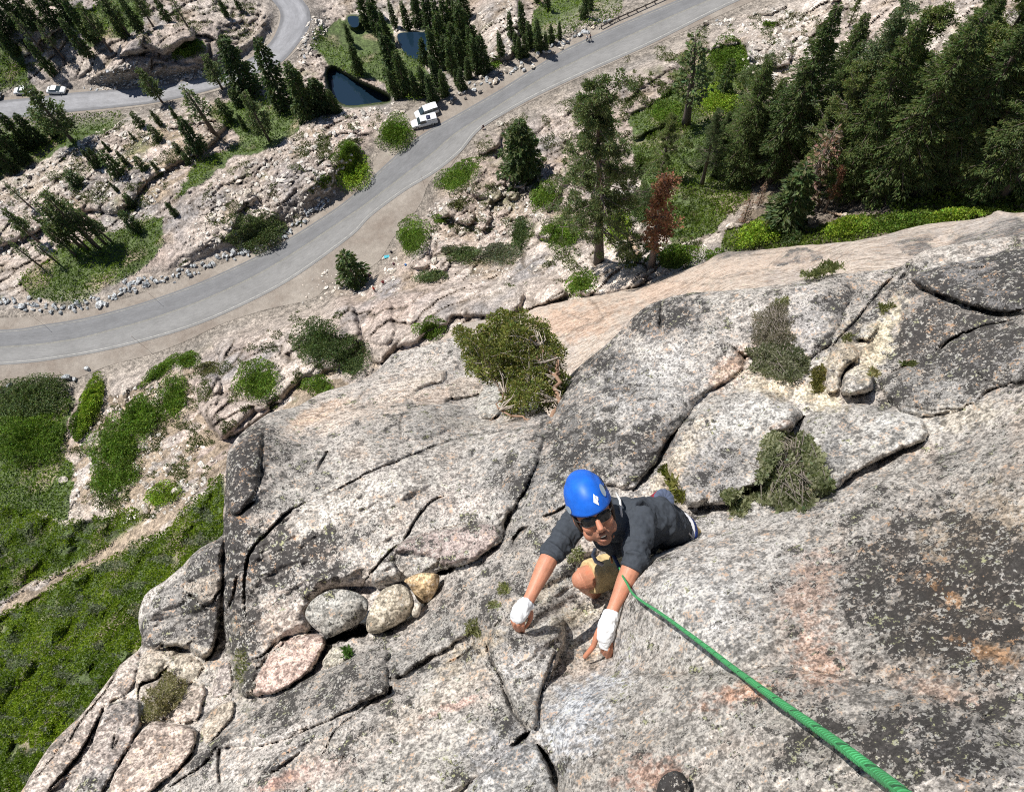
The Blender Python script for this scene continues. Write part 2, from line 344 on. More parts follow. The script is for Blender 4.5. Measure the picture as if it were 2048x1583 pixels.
def massprof(u, v, poly, w_, jitter=1.0, s=0):
    """0 outside, rising like a rounded shoulder to 1 inside"""
    r = np.zeros(u.shape); b = pxbox(u, v, poly, 4)
    if not b.any(): return r
    uu = u[b]+jitter*5*fbm(u[b]/22, v[b]/22, 3, 71+s); vv = v[b]+jitter*5*fbm(u[b]/22, v[b]/22, 3, 91+s)
    ins = inpoly(uu, vv, poly); d, _ = dseg(uu, vv, poly, True)
    x = np.clip(d/w_, 0, 1); r[b] = np.where(ins, np.sqrt(np.maximum(0, 1-(1-x)**2)), 0); return r
GREEN = [  # ground that low shrubs grow over: polygon
 [(-400,1010),(0,1010),(60,1020),(130,1045),(270,1022),(292,1040),(230,1085),(150,1135),(70,1165),(0,1205),(-400,1330)],
 [(-400,1380),(0,1232),(80,1185),(160,1143),(330,1063),(380,1010),(452,945),(460,1075),(430,1200),(330,1330),(240,1420),(100,1600),(-100,1900),(-400,1900)]]
MEADOW = [Z2((60,290),(130,170),(240,90),(330,130),(520,100),(560,300),(700,340),(800,500),(700,600),(520,560),(500,500),(330,460),(200,400),(130,330)),
 Z2((1380,80),(1520,-60),(1900,-60),(1880,90),(1700,160),(1520,240),(1400,330),(1330,200)),
 Z1((-200,720),(0,700),(250,690),(640,660),(760,670),(600,770),(420,860),(200,960),(0,1050),(-200,1050)),
 Z1((-200,270),(0,260),(130,290),(200,480),(0,560),(-200,600)), Z1((480,60),(640,0),(780,0),(850,130),(720,200),(560,260),(400,150)),
 Z4((120,480),(360,260),(700,180),(960,90),(990,260),(800,420),(500,590),(420,610),(200,590)),
 Z1((1200,620),(1500,560),(1800,700),(1640,830),(1500,880),(1380,900),(1210,1060),(1000,1150),(1150,960),(1400,830)),
 Z3((480,1260),(520,1180),(700,1130),(820,1200),(960,1160),(1100,1120),(1500,1090),(1830,1080),(1760,1130),(1500,1180),(1290,1200),(1200,1250),(800,1270),(560,1290)),
 Z3((30,620),(200,470),(380,270),(620,250),(680,400),(640,560),(700,720),(640,1000),(450,1180),(250,1240),(90,1120),(60,900)),
 [(-400,760),(0,775),(130,765),(150,800),(120,900),(150,960),(130,1040),(0,1020),(-400,1010)]]
SOIL = [Z4((760,1110),(900,1040),(1000,950),(1090,970),(1130,1180),(1180,1260),(1250,1360),(1350,1420),(1340,1600),(700,1800),(400,1700),(330,1500),(440,1250),(620,1160)),
 Z5((0,1000),(230,980),(250,1080),(180,1140),(60,1330),(-100,1240),(-20,1080)), Z4((1630,1150),(1750,1010),(1900,1010),(2048,1070),(2000,1200),(1640,1230)),
 Z1((700,850),(950,740),(1050,780),(1150,990),(1000,1100),(900,1200),(800,1130),(850,1000)), Z3((1000,960),(1300,1060),(2037,1000),(2037,600),(1500,500),(1100,800),(700,900),(600,1000),(380,1000),(330,1150),(520,1130),(900,1200)),
 [(130,1180),(330,1058),(380,1010),(470,940),(470,900),(300,960),(200,940),(140,1000),(290,1040),(0,1210),(0,1230)]]
PEACH = np.array([.345, .275, .235]); WHITEROCK = np.array([.45, .395, .345]); GREYROCK = np.array([.235, .22, .215]); SOILC = np.array([.30, .235, .17])
GREENC = np.array([.06, .09, .025]); DARKSOIL = np.array([.12, .095, .07])
def valley(u, v, colors=False):
    h = VH(u, v)
    m = np.zeros(u.shape); i = 0
    for poly, a, w_ in VM:
        k = massprof(u, v, poly, w_, 1, i); h = h+a*k; m = np.maximum(m, k); i += 1
    X = P(u, v, FPX*(CAMZ-h)/np.maximum(200, -rays(u, v)[..., 2]*FPX))
    x, y = X[..., 0], X[..., 1]
    gr = np.zeros(u.shape)
    for p_ in GREEN: 
        d, _ = dseg(u, v, p_, True); gr = np.maximum(gr, np.where(inpoly(u, v, p_), sm(d/10), 0))
    md = np.zeros(u.shape)
    for p_ in MEADOW:
        b = pxbox(u, v, p_, 5)
        uu = u[b]+14*fbm(u[b]/30, v[b]/30, 3, 5); vv = v[b]+14*fbm(u[b]/30, v[b]/30, 3, 15)
        md[b] = np.maximum(md[b], inpoly(uu, vv, p_))
    so_ = np.zeros(u.shape)
    for p_ in SOIL:
        b = pxbox(u, v, p_, 5); so_[b] = np.maximum(so_[b], inpoly(u[b]+8*fbm(u[b]/20, v[b]/20, 3, 25), v[b]+8*fbm(u[b]/20, v[b]/20, 3, 35), p_))
    # corridors of the two roads and the ponds lie flat
    d, _ = dseg(u, v, CORR, True); k1 = np.where(inpoly(u, v, CORR), 0, sm(d/60))
    d, _ = dseg(u, v, UCORR, True); k2 = np.where(inpoly(u, v, UCORR), 0, sm(d/36))
    kp = np.ones(u.shape); pin = np.zeros(u.shape, bool)
    for p_ in POND:
        q = smoothline(p_, 40, True); d, _ = dseg(u, v, q, True); i_ = inpoly(u, v, q); pin |= i_; kp = np.minimum(kp, np.where(i_, 0, sm(d/9)))
    rk = np.clip(k1*k2*kp, 0, 1)
    veg = np.maximum(gr, md)
    slab = m*sm((v-400)/300+.2)                       # nearer slabs are smoother
    rough = rk*(1-.75*veg)*(1-.55*so_)
    wx = 2.6*fbm(x/11, y/11, 4, 301)+.7*fbm(x/2.5, y/2.5, 3, 302); wy = 2.6*fbm(x/11, y/11, 4, 305)+.7*fbm(x/2.5, y/2.5, 3, 306)
    xw, yw = x+wx, y+wy
    xa, ya = xw*.93+yw*.36, -xw*.36+yw*.93
    cal = sm(.5+1.6*fbm(x/13, y/13, 3, 311)); 
    f1, f2, r = worley(xa/3.4, ya/1.7, 3, 1.0); e = f2-f1
    g1, g2, r2 = worley(xa/1.25, ya/.72, 13, 1.0); e2 = g2-g1
    big = fbm(x/9, y/9, 4, 21)
    sl_ = np.where(slab > .2, .45, 1)
    h1, h2, r3 = worley(xa/11+.3*fbm(x/9, y/9, 3, 401), ya/3.6, 43, 1.0); e3 = h2-h1             # big slabs with long joints
    smo = sm(.68+2.6*fbm(x/17, y/17, 3, 411))                         # 1 where bare slab, 0 where broken
    rough0 = rough; rough = rough*(1-.88*smo); rel0 = rough0*smo*(.75*(sm(e3*9)-.5)+1.1*(r3-.5)+.10*fbm(xa/3, ya/.7, 3, 421))
    rel = rel0+rough*sl_*(.60*(sm(e*3)-.5)+.75*(r-.5)+(.25+.75*cal)*(.36*(sm(e2*2.6)-.5)+.34*(r2-.5)))+rk*(.7*big+.12*fbm(x*1.3, y*1.3, 3, 8))
    rel = rel+gr*(2.4*fbm(x/5, y/5, 3, 40)+1.5*fbm(x/2.4, y/2.4, 4, 41)+.5*fbm(x/.8, y/.8, 2, 44))
    h = h+rel
    h = h*k1-0.06*(1-k1); h = h*k2+(-12-.06)*(1-k2); h = np.where(pin, -14.7, h*kp+(-14.2)*(1-kp))
    if not colors: return h
    br = fbm(x/16, y/16, 4, 61)
    c = PEACH[None]*(1+.0*br[..., None])+(WHITEROCK-PEACH)*np.clip(.5+1.0*br, 0, 1)[..., None]
    c = c*(.86+.30*r[..., None])*(.93+.14*r2[..., None])
    gk = np.clip(fbm(x/8, y/8, 4, 77)*2.4-.15, 0, 1)*.85; c = c+(GREYROCK-c)*gk[..., None]
    crack = np.clip(1-e*6, 0, 1)*.8+np.clip(1.1-e2*5, 0, 1)*.75*cal
    crack = np.clip(crack*np.where(slab > .2, .5, 1)*rough+np.clip(1.2-e3*12, 0, 1)*smo*rough0*1.2, 0, 1)
    c = c*(1+(.22*(r3-.5)+.16*fbm(xa/6, ya/1.2, 4, 431))*smo)[..., None]; c = c+(DARKSOIL*.9-c)*(crack*.75)[..., None]
    dirt = np.clip(so_*(.9-.9*np.clip((r > .72)*1., 0, 1)), 0, 1); c = c+(SOILC*(.9+.35*fbm(x/1.5, y/1.5, 3, 5)[..., None])-c)*dirt[..., None]
    moss = np.clip(fbm(x/5, y/5, 4, 99)*2.2-.75, 0, 1)*(1-slab)*rk*.8; c = c+(np.array([.13, .15, .05])-c)*moss[..., None]
    c = c+(GREENC*1.1-c)*(veg*.95)[..., None]
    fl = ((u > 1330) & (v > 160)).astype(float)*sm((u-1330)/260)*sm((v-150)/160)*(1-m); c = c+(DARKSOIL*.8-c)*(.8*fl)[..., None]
    d2 = np.clip(fbm(x/4.5, y/4.5, 4, 121)*2.3-.25, 0, 1)*(1-.8*slab)*.75; c = c+(SOILC*.95-c)*d2[..., None]
    dk2 = np.clip(fbm(x/2.2, y/1.6, 3, 131)*2.6-1.0, 0, 1)*.6*rough; c = c+(DARKSOIL-c)*dk2[..., None]
    gv = np.array([.235, .205, .172])*(1+.22*fbm(x/3, y/3, 4, 17)[..., None]); gv = gv*(1-.25*np.clip(fbm(x/6, y/6, 3, 19), 0, 1)[..., None])
    kk = (1-k1); c = c+(gv-c)*kk[..., None]; gv2 = np.array([.22, .195, .17]); c = c+(gv2-c)*(1-k2)[..., None]
    bk = 1-kp; c = c+(np.array([.05, .07, .025])-c)*np.clip(bk*1.5, 0, 1)[..., None]
    c = np.where(pin[..., None], np.array([.03, .03, .02]), c)
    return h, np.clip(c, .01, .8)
def G(u, v, dz=0.0):
    """point of the valley ground seen at pixel u, v"""
    u = np.atleast_1d(np.asarray(u, float)); v = np.atleast_1d(np.asarray(v, float))
    uc = np.clip(u, us[0], us[-1]-1e-3); vc = np.clip(v, vs[0], vs[-1]-1e-3); i = np.searchsorted(us, uc, 'right')-1; j = np.searchsorted(vs, vc, 'right')-1
    i = np.clip(i, 0, len(us)-2); j = np.clip(j, 0, len(vs)-2); a = (uc-us[i])/(us[i+1]-us[i]); b = (vc-vs[j])/(vs[j+1]-vs[j])
    h = (hh[j, i]*(1-a)+hh[j, i+1]*a)*(1-b)+(hh[j+1, i]*(1-a)+hh[j+1, i+1]*a)*b; r = rays(u, v); p = CAM+r*((CAMZ-h)/-r[..., 2])[..., None]; p[..., 2] += dz; return p
def axis(a, b, step, lo, hi):
    q = list(np.arange(a, b+step, step)); s = step; x = a; L = []
    while x > lo: s *= 1.13; x -= s; L.append(x)
    s = step; x = q[-1]; R = []
    while x < hi: s *= 1.13; x += s; R.append(x)
    return np.array(L[::-1]+q+R)
us = axis(-30, 2080, 3.0, -900, 2950); vs = axis(-30, 1590, 3.0, -640, 2300)
UU_, VV_ = np.meshgrid(us, vs); hh, cc = valley(UU_, VV_, True); rr_ = rays(UU_, VV_)
PP = CAM+rr_*((CAMZ-hh)/-rr_[..., 2])[..., None]
def gridfaces(nr, nc):
    i = np.arange(nr*nc).reshape(nr, nc); return np.stack([i[1:, :-1], i[1:, 1:], i[:-1, 1:], i[:-1, :-1]], -1).reshape(-1, 4)
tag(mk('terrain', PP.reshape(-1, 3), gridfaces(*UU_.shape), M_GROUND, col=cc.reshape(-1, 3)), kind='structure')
g_ = MB(); k = 40; L = 4000
gx = np.linspace(-L, L, k); X_, Y_ = np.meshgrid(gx, gx); Zz = -48+0*X_+np.maximum(0, np.hypot(X_, Y_)-1200)*.06
tag(mk('ground', np.stack([X_, Y_, Zz], -1).reshape(-1, 3), gridfaces(k, k)[:, ::-1], M_GROUND, col=(.2, .2, .13)), kind='structure')

# ------------------------------------------------------------------ roads
def flat(px, z): 
    px = np.asarray(px, float); r = rays(px[:, 0], px[:, 1]); return CAM+r*((CAMZ-z)/-r[:, 2])[:, None]
def road_mat():
    m, nt, b = newmat('asphalt'); oc = objco(nt); c = vcol(nt)
    a = N(nt, 'ShaderNodeAttribute', attribute_name='lane').outputs['Fac']
    cx = N(nt, 'ShaderNodeCombineXYZ'); nt.links.new(math_(nt, 'MULTIPLY', a, 9), cx.inputs[0])
    nt.links.new(math_(nt, 'MULTIPLY', N(nt, 'ShaderNodeAttribute', attribute_name='along').outputs['Fac'], 3.0), cx.inputs[1])
    st = noise(nt, cx.outputs[0], 1.6, 5, .6)
    c = mixc(nt, 'MULTIPLY', 1, c, ramp(nt, st, [(.3, .86), (.5, 1), (.7, 1.13)]))
    c = mixc(nt, 'MULTIPLY', 1, c, ramp(nt, noise(nt, oc, 5, 5, .8), [(.25, .86), (.75, 1.14)]))
    c = mixc(nt, 'MULTIPLY', 1, c, ramp(nt, noise(nt, oc, .22, 4), [(.35, .93), (.65, 1.08)]))
    nt.links.new(c, b.inputs['Base Color']); b.inputs['Roughness'].default_value = .9; return m
M_ROAD = road_mat(); M_LINE = simple('road_paint', None, .8, 0, .35, 1.2)
def ribbon(name, A, B, z, mat, n=500, across=9, colf=None):
    a = flat(resample(smoothline(A, 300), n), z); b = flat(resample(smoothline(B, 300), n), z)
    k = np.linspace(0, 1, across); V = a[:, None]*(1-k)[None, :, None]+b[:, None]*k[None, :, None]
    lane = np.broadcast_to(k, (n, across)); al = np.broadcast_to(np.linspace(0, 30, n)[:, None], (n, across))
    col = colf(lane, al) if colf else np.broadcast_to((.5, .5, .5), (n, across, 3))
    return mk(name, V.reshape(-1, 3), gridfaces(n, across)[:, ::-1], mat, col=col.reshape(-1, 3), attrs={'lane': lane.ravel(), 'along': al.ravel()})
def off(L, dx, dy): return [(x+dx, y+dy) for x, y in L]
up_col = lambda l, a: np.array([.150, .150, .152])*(1-.0*l[..., None])*(1+.10*np.exp(-((l-.25)/.1)**2)+.10*np.exp(-((l-.75)/.1)**2))[..., None]
lo_col = lambda l, a: np.array([.196, .192, .185])*(1+.10*np.exp(-((l-.5)/.2)**2))[..., None]
def side(L, k):                                                       # shift a pixel polyline sideways
    p = resample(smoothline(L, 200), 120); t = np.gradient(p, axis=0); t /= np.linalg.norm(t, axis=1)[:, None]; return p+np.stack([-t[:, 1], t[:, 0]], -1)*k
# the two lanes meet at the centre line
road = empty('road'); road['kind'] = 'structure'
for nm, A, B, cf in (('lane', side(MU, -4), MC, up_col), ('lane', MC, side(MLo, 5), lo_col)):
    o = ribbon(nm, A, B, .03, M_ROAD, 600, 13, cf); o.parent = road
mk_ = empty('road_markings'); mk_['kind'] = 'structure'
def line(c_, L, k0, k1, z=.036, col=(.36, .35, .32)):
    o = ribbon('line', side(L, k0), side(L, k1), z, M_LINE, 500, 2, lambda l, a: np.broadcast_to(col, l.shape+(3,))); o.parent = mk_
line(0, MLo, -.5, .5); line(0, MU, -.5, .5, col=(.25, .24, .21)); line(0, MC, -1.1, -.5, col=(.27, .25, .19)); line(0, MC, .5, 1.0, col=(.25, .24, .19))
ur = lambda l, a: np.array([.235, .235, .245])*(1-.35*(np.abs(l-.5) > .40)-.0*l)[..., None]*(1+.25*fbm(l*7, a*1.2, 4, 3)[..., None])
tag(ribbon('side_road', UU, UL, -11.97, M_ROAD, 500, 13, ur), kind='structure')
# gravel shoulders and the dirt pullout
m, nt, b = newmat('gravel'); oc = objco(nt); c = ramp(nt, noise(nt, oc, .16, 5, .65), [(.34, (.20, .165, .135)), (.5, (.245, .212, .178)), (.66, (.30, .265, .225))])
c = mixc(nt, 'MULTIPLY', 1, c, ramp(nt, noise(nt, oc, 1.1, 5, .7), [(.32, .86), (.68, 1.13)])); c = mixc(nt, 'MULTIPLY', 1, c, ramp(nt, noise(nt, oc, 7, 3, .7), [(.35, .78), (.65, 1.2)]))
nt.links.new(c, b.inputs['Base Color']); b.inputs['Roughness'].default_value = .95; bump(nt, b, noise(nt, oc, 5, 4), .4, .04); M_GRAVEL = m
def sheet(name, poly, z, mat):
    q = np.array(poly, float); q[:, 0] += 3*fbm(q[:, 0]/30, q[:, 1]/30, 3, 3); q = chaikin(q, 2); V = flat(q, z); bm = bmesh.new(); f = bm.faces.new([bm.verts.new(p) for p in V]); bmesh.ops.triangulate(bm, faces=[f])
    me = bpy.data.meshes.new(name); bm.normal_update(); bm.to_mesh(me); bm.free(); me.materials.append(mat); o = bpy.data.objects.new(name, me); sc.collection.objects.link(o); return tag(o, kind='structure')
sheet('road_shoulder', CORR, -.012, M_GRAVEL); sheet('side_road_shoulder', UCORR, -12.012, M_GRAVEL)
# ponds
m, nt, b = newmat('pond_water'); b.inputs['Base Color'].default_value = (.008, .02, .035, 1); b.inputs['Roughness'].default_value = .04; b.inputs['Specular IOR Level'].default_value = .8
bump(nt, b, noise(nt, objco(nt), 2.5, 3), .15, .05); M_WATER = m
for p_ in POND:
    q = smoothline(p_, 40, True); c0 = q.mean(0); q = c0+(q-c0)*1.18; V = flat(q, -14.25)
    tag(mk('water', np.r_[V, [V.mean(0)]], [(i, (i+1) % len(V), len(V)) for i in range(len(V))][::1], M_WATER), kind='structure')
# ================================================================== the cliff: a far slab and the near face
def tV(u, v):
    r = rays(np.array([u]), np.array([v])); return float((CAMZ-VH(u, v))/-r[0, 2])
def carve(u, v, line_, w_, depth, prof=None):
    """groove: depth falls off from the polyline; tapers to its ends"""
    r = np.zeros(u.shape); L = smoothline(line_, 40); b = pxbox(u, v, L, w_*3)
    if not b.any(): return r
    uu = u[b]+2.2*fbm(u[b]/13, v[b]/13, 3, 31); vv = v[b]+2.2*fbm(u[b]/13, v[b]/13, 3, 51)
    d, al = dseg(uu, vv, L); tp = np.clip(4.0*np.minimum(al, 1-al)+.25, 0, 1)
    ww = w_*tp*(.8+.5*fbm(al*9, al*0+w_, 3, 8)); r[b] = depth*tp*np.clip(1.25-(d/np.maximum(ww, .3)), 0, 1)**.7; return r
def cliff(name, outline, ctrl, masses, cracks, blobs, mat, step, lo, hi, base, lichbase, undul, uvstep=None, extra=None, edge_w=26, edge_k=.05):
    ctl = np.array(ctrl, float); ctl[:, 2] = np.log(ctl[:, 2]); T = tps(ctl, .0006)
    us = axis(max(lo[0], -12), min(hi[0], 2060), step, lo[0], hi[0]); vs = axis(max(lo[1], 0), min(hi[1], 1592), step, lo[1], hi[1])
    U, V_ = np.meshgrid(us, vs); out = smoothline(outline, 420, True)
    t_ = np.gradient(out, axis=0); out = out+1.6*np.stack([fbm(out[:, 0]/14, out[:, 1]/14, 4, 2), fbm(out[:, 0]/14, out[:, 1]/14, 4, 6)], -1)
    ins = inpoly(U, V_, out)
    use = ins[1:, :-1] | ins[1:, 1:] | ins[:-1, 1:] | ins[:-1, :-1]
    idx = -np.ones(U.shape, int); need = np.zeros(U.shape, bool)
    need[1:, :-1] |= use; need[1:, 1:] |= use; need[:-1, 1:] |= use; need[:-1, :-1] |= use
    idx[need] = np.arange(need.sum()); u = U[need].copy(); v = V_[need].copy(); i_ = ins[need]
    d, bx, by = dseg(u, v, out, True, True)
    sn = ~i_; u[sn] = bx[sn]; v[sn] = by[sn]; d = np.where(sn, 0, d)
    lt = T(u, v)
    x = np.clip(d/edge_w, 0, 1); lt = lt+edge_k*(1-np.sqrt(np.maximum(0, 1-(1-x)**2)))
    mk_c = np.zeros(u.shape+(3,)); mk_w = np.zeros(u.shape); li = np.full(u.shape, lichbase, float)
    for k, (poly, a, w_, col_, lc) in enumerate(masses):
        q = chaikin(poly); pr = massprof(u, v, q, w_, .8, k); lt = lt-a*pr
        if col_ is not None:
            s = np.clip(pr*3, 0, 1)*.85; mk_c = mk_c*(1-s[:, None])+np.array(col_)*s[:, None]; mk_w = mk_w*(1-s)+s
        if lc is not None: s = np.clip(pr*2, 0, 1); li = li*(1-s)+lc*s
    ca, sa = math.cos(math.radians(-27)), math.sin(math.radians(-27)); ua, va = u*ca+v*sa, -u*sa+v*ca
    und = fbm(ua/170, va/70, 4, 3)*undul[0]+fbm(ua/46, va/15, 4, 13)*undul[1]+fbm(u/9, v/7, 3, 23)*undul[2]
    lt = lt+und
    dk = np.zeros(u.shape)
    for ln, w_, dp in cracks:
        k = carve(u, v, ln, w_, 1); lt = lt+k*dp; dk = np.maximum(dk, k)
    # colour of the stone itself
    w1 = fbm(ua/120, va/50, 4, 63); w2 = fbm(u/60, v/50, 4, 67)
    c = np.array(base[0])+(np.array(base[1])-np.array(base[0]))*np.clip(.5+.9*w1, 0, 1)[:, None]
    c = c+(np.array(base[2])-c)*np.clip(w2*1.6-.2, 0, 1)[:, None]*.7
    c = c*(1-mk_w[:, None])+mk_c*(.9+.25*w1[:, None])
    for (bu, bv, ru, rv, ang, col_, st, lc) in blobs:
        a = math.radians(ang); q = ((u-bu)*math.cos(a)+(v-bv)*math.sin(a))/ru; r = (-(u-bu)*math.sin(a)+(v-bv)*math.cos(a))/rv
        k = sm(1.35-np.hypot(q, r)+.6*fbm(u/26, v/20, 4, int(bu) % 97)+.75*fbm(u/7, v/5.5, 3, int(bu) % 89))*st
        if col_ is not None: c = c+(np.array(col_)-c)*k[:, None]
        if lc is not None: li = li+(lc-li)*k
    c = c*(1+.10*fbm(ua/16, va/5, 3, 87)[:, None])
    c = c+(np.array([.07, .06, .05])-c)*(np.clip(dk, 0, 1)**.6*.55)[:, None]
    li = np.clip(li+.25*fbm(ua/70, va/34, 4, 83), 0, 1.3)
    Pt = P(u, v, np.exp(lt))
    f = np.stack([idx[1:, :-1], idx[1:, 1:], idx[:-1, 1:], idx[:-1, :-1]], -1)[use]
    # sides of the rock: run back from the silhouette
    from collections import Counter
    e = np.concatenate([f[:, [0, 1]], f[:, [1, 2]], f[:, [2, 3]], f[:, [3, 0]]]); key = np.sort(e, 1); kk = key[:, 0].astype(np.int64)*len(u)+key[:, 1]
    uq, inv, cn = np.unique(kk, return_inverse=True, return_counts=True); be = e[cn[inv] == 1]
    bv = np.unique(be); mp = -np.ones(len(u), int); mp[bv] = len(u)+np.arange(len(bv))
    back = P(u[bv], v[bv], np.exp(lt[bv])*1.25); back[:, 2] -= np.exp(lt[bv])*.15
    f2 = np.stack([be[:, 1], be[:, 0], mp[be[:, 0]], mp[be[:, 1]]], -1)
    Pt = np.r_[Pt, back]; c = np.r_[c, c[bv]]; li = np.r_[li, li[bv]]; f = np.r_[f, f2]
    dist = np.linalg.norm(Pt-CAM, axis=1)                              # grain finer on the nearest bulges, coarser on the far faces
    o = mk(name, Pt, f, mat, col=np.clip(c, .02, .8), attrs={'lich': li, 'grain': (Pt-CAM)*dist[:, None]**-.8})
    def at(uu, vv):                                                    # depth of the surface under a pixel
        uu = np.atleast_1d(np.asarray(uu, float)); vv = np.atleast_1d(np.asarray(vv, float)); l = T(uu, vv)
        for k, (poly, a, w_, _, _) in enumerate(masses): l = l-a*massprof(uu, vv, chaikin(poly), w_, .8, k)
        a_, b_ = uu*ca+vv*sa, -uu*sa+vv*ca
        l = l+fbm(a_/170, b_/70, 4, 3)*undul[0]+fbm(a_/46, b_/15, 4, 13)*undul[1]
        for ln, w_, dp in cracks: l = l+carve(uu, vv, ln, w_, 1)*dp
        return np.exp(l)
    return o, at
# ---- far slab (orange granite falling to the trees)
O_OUT = [(850,790),(870,700),(905,655),(960,640),(1044,625),(1075,602),(1133,598),(1181,591),(1225,581),(1277,574)]+Z3((240,1400),(400,1340),(500,1290),(700,1275),(880,1255),(1080,1240),(1280,1210),(1520,1150),(1830,1110),(1900,1075),(2037,1085))+[(2300,405),(2500,900),(1500,900),(1000,950)]
O_CT = [(870,700,tV(870,700)*.93),(1044,625,tV(1044,625)*.95),(1180,591,tV(1180,591)*.96),(1277,574,tV(1277,574)*.95),(1407,525,tV(1407,525)*.93),(1600,492,74),(1850,450,58),(2048,425,46),(2400,400,30),
 (1000,700,85),(1100,680,80),(1250,650,66),(1450,570,52),(1700,530,42),(1000,800,70),(1500,700,36),(2048,500,30),(1000,950,50),(2300,900,22),(1500,900,30)]
oc1 = [(Z5((1330,580),(1500,640),(1640,690),(1760,700)),1.5,.004),(Z5((1620,540),(1720,600),(1750,650),(1770,700),(1650,740),(1560,780)),2.5,.008),(Z5((1620,740),(1560,790),(1500,800)),1.6,.005),
 (Z5((1640,700),(1620,690),(1700,640)),1.2,.004),(Z5((1740,600),(1850,590),(1990,560)),1.3,.004),(Z5((2000,540),(2048,570)),1.2,.004)]
oc1 += [(Z3(*q),1.4,.005) for q in (((0,1480),(200,1440),(420,1450),(560,1430)),((300,1400),(500,1420),(700,1380),(850,1400)),((100,1500),(280,1560),(420,1540)),((500,1310),(640,1300),(760,1290)),
 ((700,1380),(820,1290),(860,1270)),((1240,1290),(1330,1300),(1420,1290),(1500,1240)),((1020,1290),(1100,1300),(1250,1300)),((1640,1170),(1700,1200),(1850,1230)),((1860,1170),(1900,1200)),((1400,1300),(1700,1300)))]
om = [(Z3((740,1360),(830,1280),(900,1262),(1020,1290),(1000,1330),(860,1345)),.022,8,(.25,.23,.22),.9),(Z3((1390,1290),(1440,1245),(1560,1240),(1600,1290),(1500,1310)),.02,7,(.3,.26,.24),.7),
 (Z3((1600,1300),(1700,1200),(1830,1180),(1900,1120),(2037,1100),(2100,1300),(1800,1340)),.03,16,(.34,.31,.29),.7),(Z3((1300,1200),(1500,1170),(1640,1190),(1560,1240),(1300,1260)),.015,10,None,.6),
 (Z5((880,690),(1090,690),(1110,770),(1000,840),(900,830)),.02,12,(.40,.35,.30),.4)]
ob = [(1150,640,110,34,-12,(.50,.345,.25),.85,.05),(1330,580,120,22,-14,(.52,.38,.29),.8,.1),(1500,530,150,18,-10,(.50,.39,.31),.7,.1),(1750,500,120,22,-14,(.45,.37,.31),.7,.35),(1960,450,90,20,-10,(.40,.36,.33),.7,.5),(900,720,60,40,0,(.42,.36,.31),.7,.5),(1450,505,70,10,-8,(.3,.27,.25),.6,.8)]
_, slab_t = cliff('slope', O_OUT, O_CT, om, oc1, ob, M_FARSLAB, 3.0, (840, 395), (2400, 960), ((.46,.37,.30),(.50,.42,.35),(.36,.32,.30)), .25, (.030,.010,.0016))
_['kind'] = 'structure'
# ---- near face
N_OUT = [(-120,1900),(0,1650),(50,1570),(100,1490),(170,1420),(240,1330),(283,1290),(276,1240),(290,1190),(330,1160),(365,1130),(400,1095),(446,1070),(446,1030),(452,960),(455,905),(470,880),(493,857),(537,827),(562,819),(600,810),(640,786),(700,768),(754,742),(785,708),(839,694),(911,673),(950,668),(1000,700),(1040,745),(1075,795),(1104,836),(1123,776),(1147,742),(1198,701),(1249,653),(1283,619),(1324,599),(1386,585),(1470,580),(1573,566),(1655,550),(1780,537),(1813,525),(1850,500),(1930,485),(2048,470),(2300,450),(2600,440),(2700,2000),(1000,2100),(-120,2100)]
N_CT = [(911,680,44),(760,750,40),(640,792,34),(1000,720,40),(950,800,27),(560,828,22),(700,850,18),(850,850,17),(1010,830,17),(457,905,13.5),(1070,800,19),(800,1000,9.6),(620,1000,11),(1000,1050,7.4),(1150,900,8),(1110,850,11),(1150,780,14),
 (1300,640,16),(1300,720,12.5),(1600,620,12.5),(1800,540,15),(2048,480,16),(2048,560,11),(1450,850,8.2),(1700,850,6.8),(2000,700,7.2),(1900,850,5.4),(1250,900,7),(1350,960,6.2),(1450,1000,5.4),(1700,1000,3.9),(2048,950,2.7),(2300,900,2.2),
 (470,1200,10.2),(650,1200,8.6),(850,1150,7.6),(620,1300,7.8),(500,1400,7.8),(350,1200,12),(300,1400,10),(150,1500,9.5),(420,1300,11),(400,1450,8.4),(300,1560,7.5),(60,1583,9),(-100,1800,8),
 (700,1330,6.0),(850,1280,5.9),(700,1450,4.4),(500,1550,4.7),(900,1400,3.9),(950,1250,4.8),(980,1170,5.2),(1080,1100,5.0),(1100,1000,5.7),(1100,1180,4.5),(1040,1260,3.78),(1180,1120,4.9),(1200,1200,4.4),(1165,1265,4.05),(1150,1315,3.8),(1212,1300,3.78),(1330,985,5.7),(1300,1050,5.2),(1390,1035,5.1),
 (1050,1350,3.6),(1100,1450,2.7),(950,1540,2.7),(1100,1560,2.1),(700,1583,3.4),(1280,1340,2.7),(1350,1200,2.6),(1480,1120,3.0),(1450,1300,1.75),(1600,1200,2.1),(1620,1420,1.13),(1790,1560,.74),(1800,1300,1.35),(2000,1150,1.7),(2048,1400,.95),(2048,1583,.62),(1300,1500,1.55),(1450,1583,1.05),(1300,1700,1.2),(1700,1800,.6),(2400,1800,.5),(900,1800,1.9),(300,1900,5),(2400,1300,1.0)]
GREY = (.36,.34,.32); LG = (.45,.42,.385); TAN = (.46,.39,.32); PINK = (.46,.34,.285)
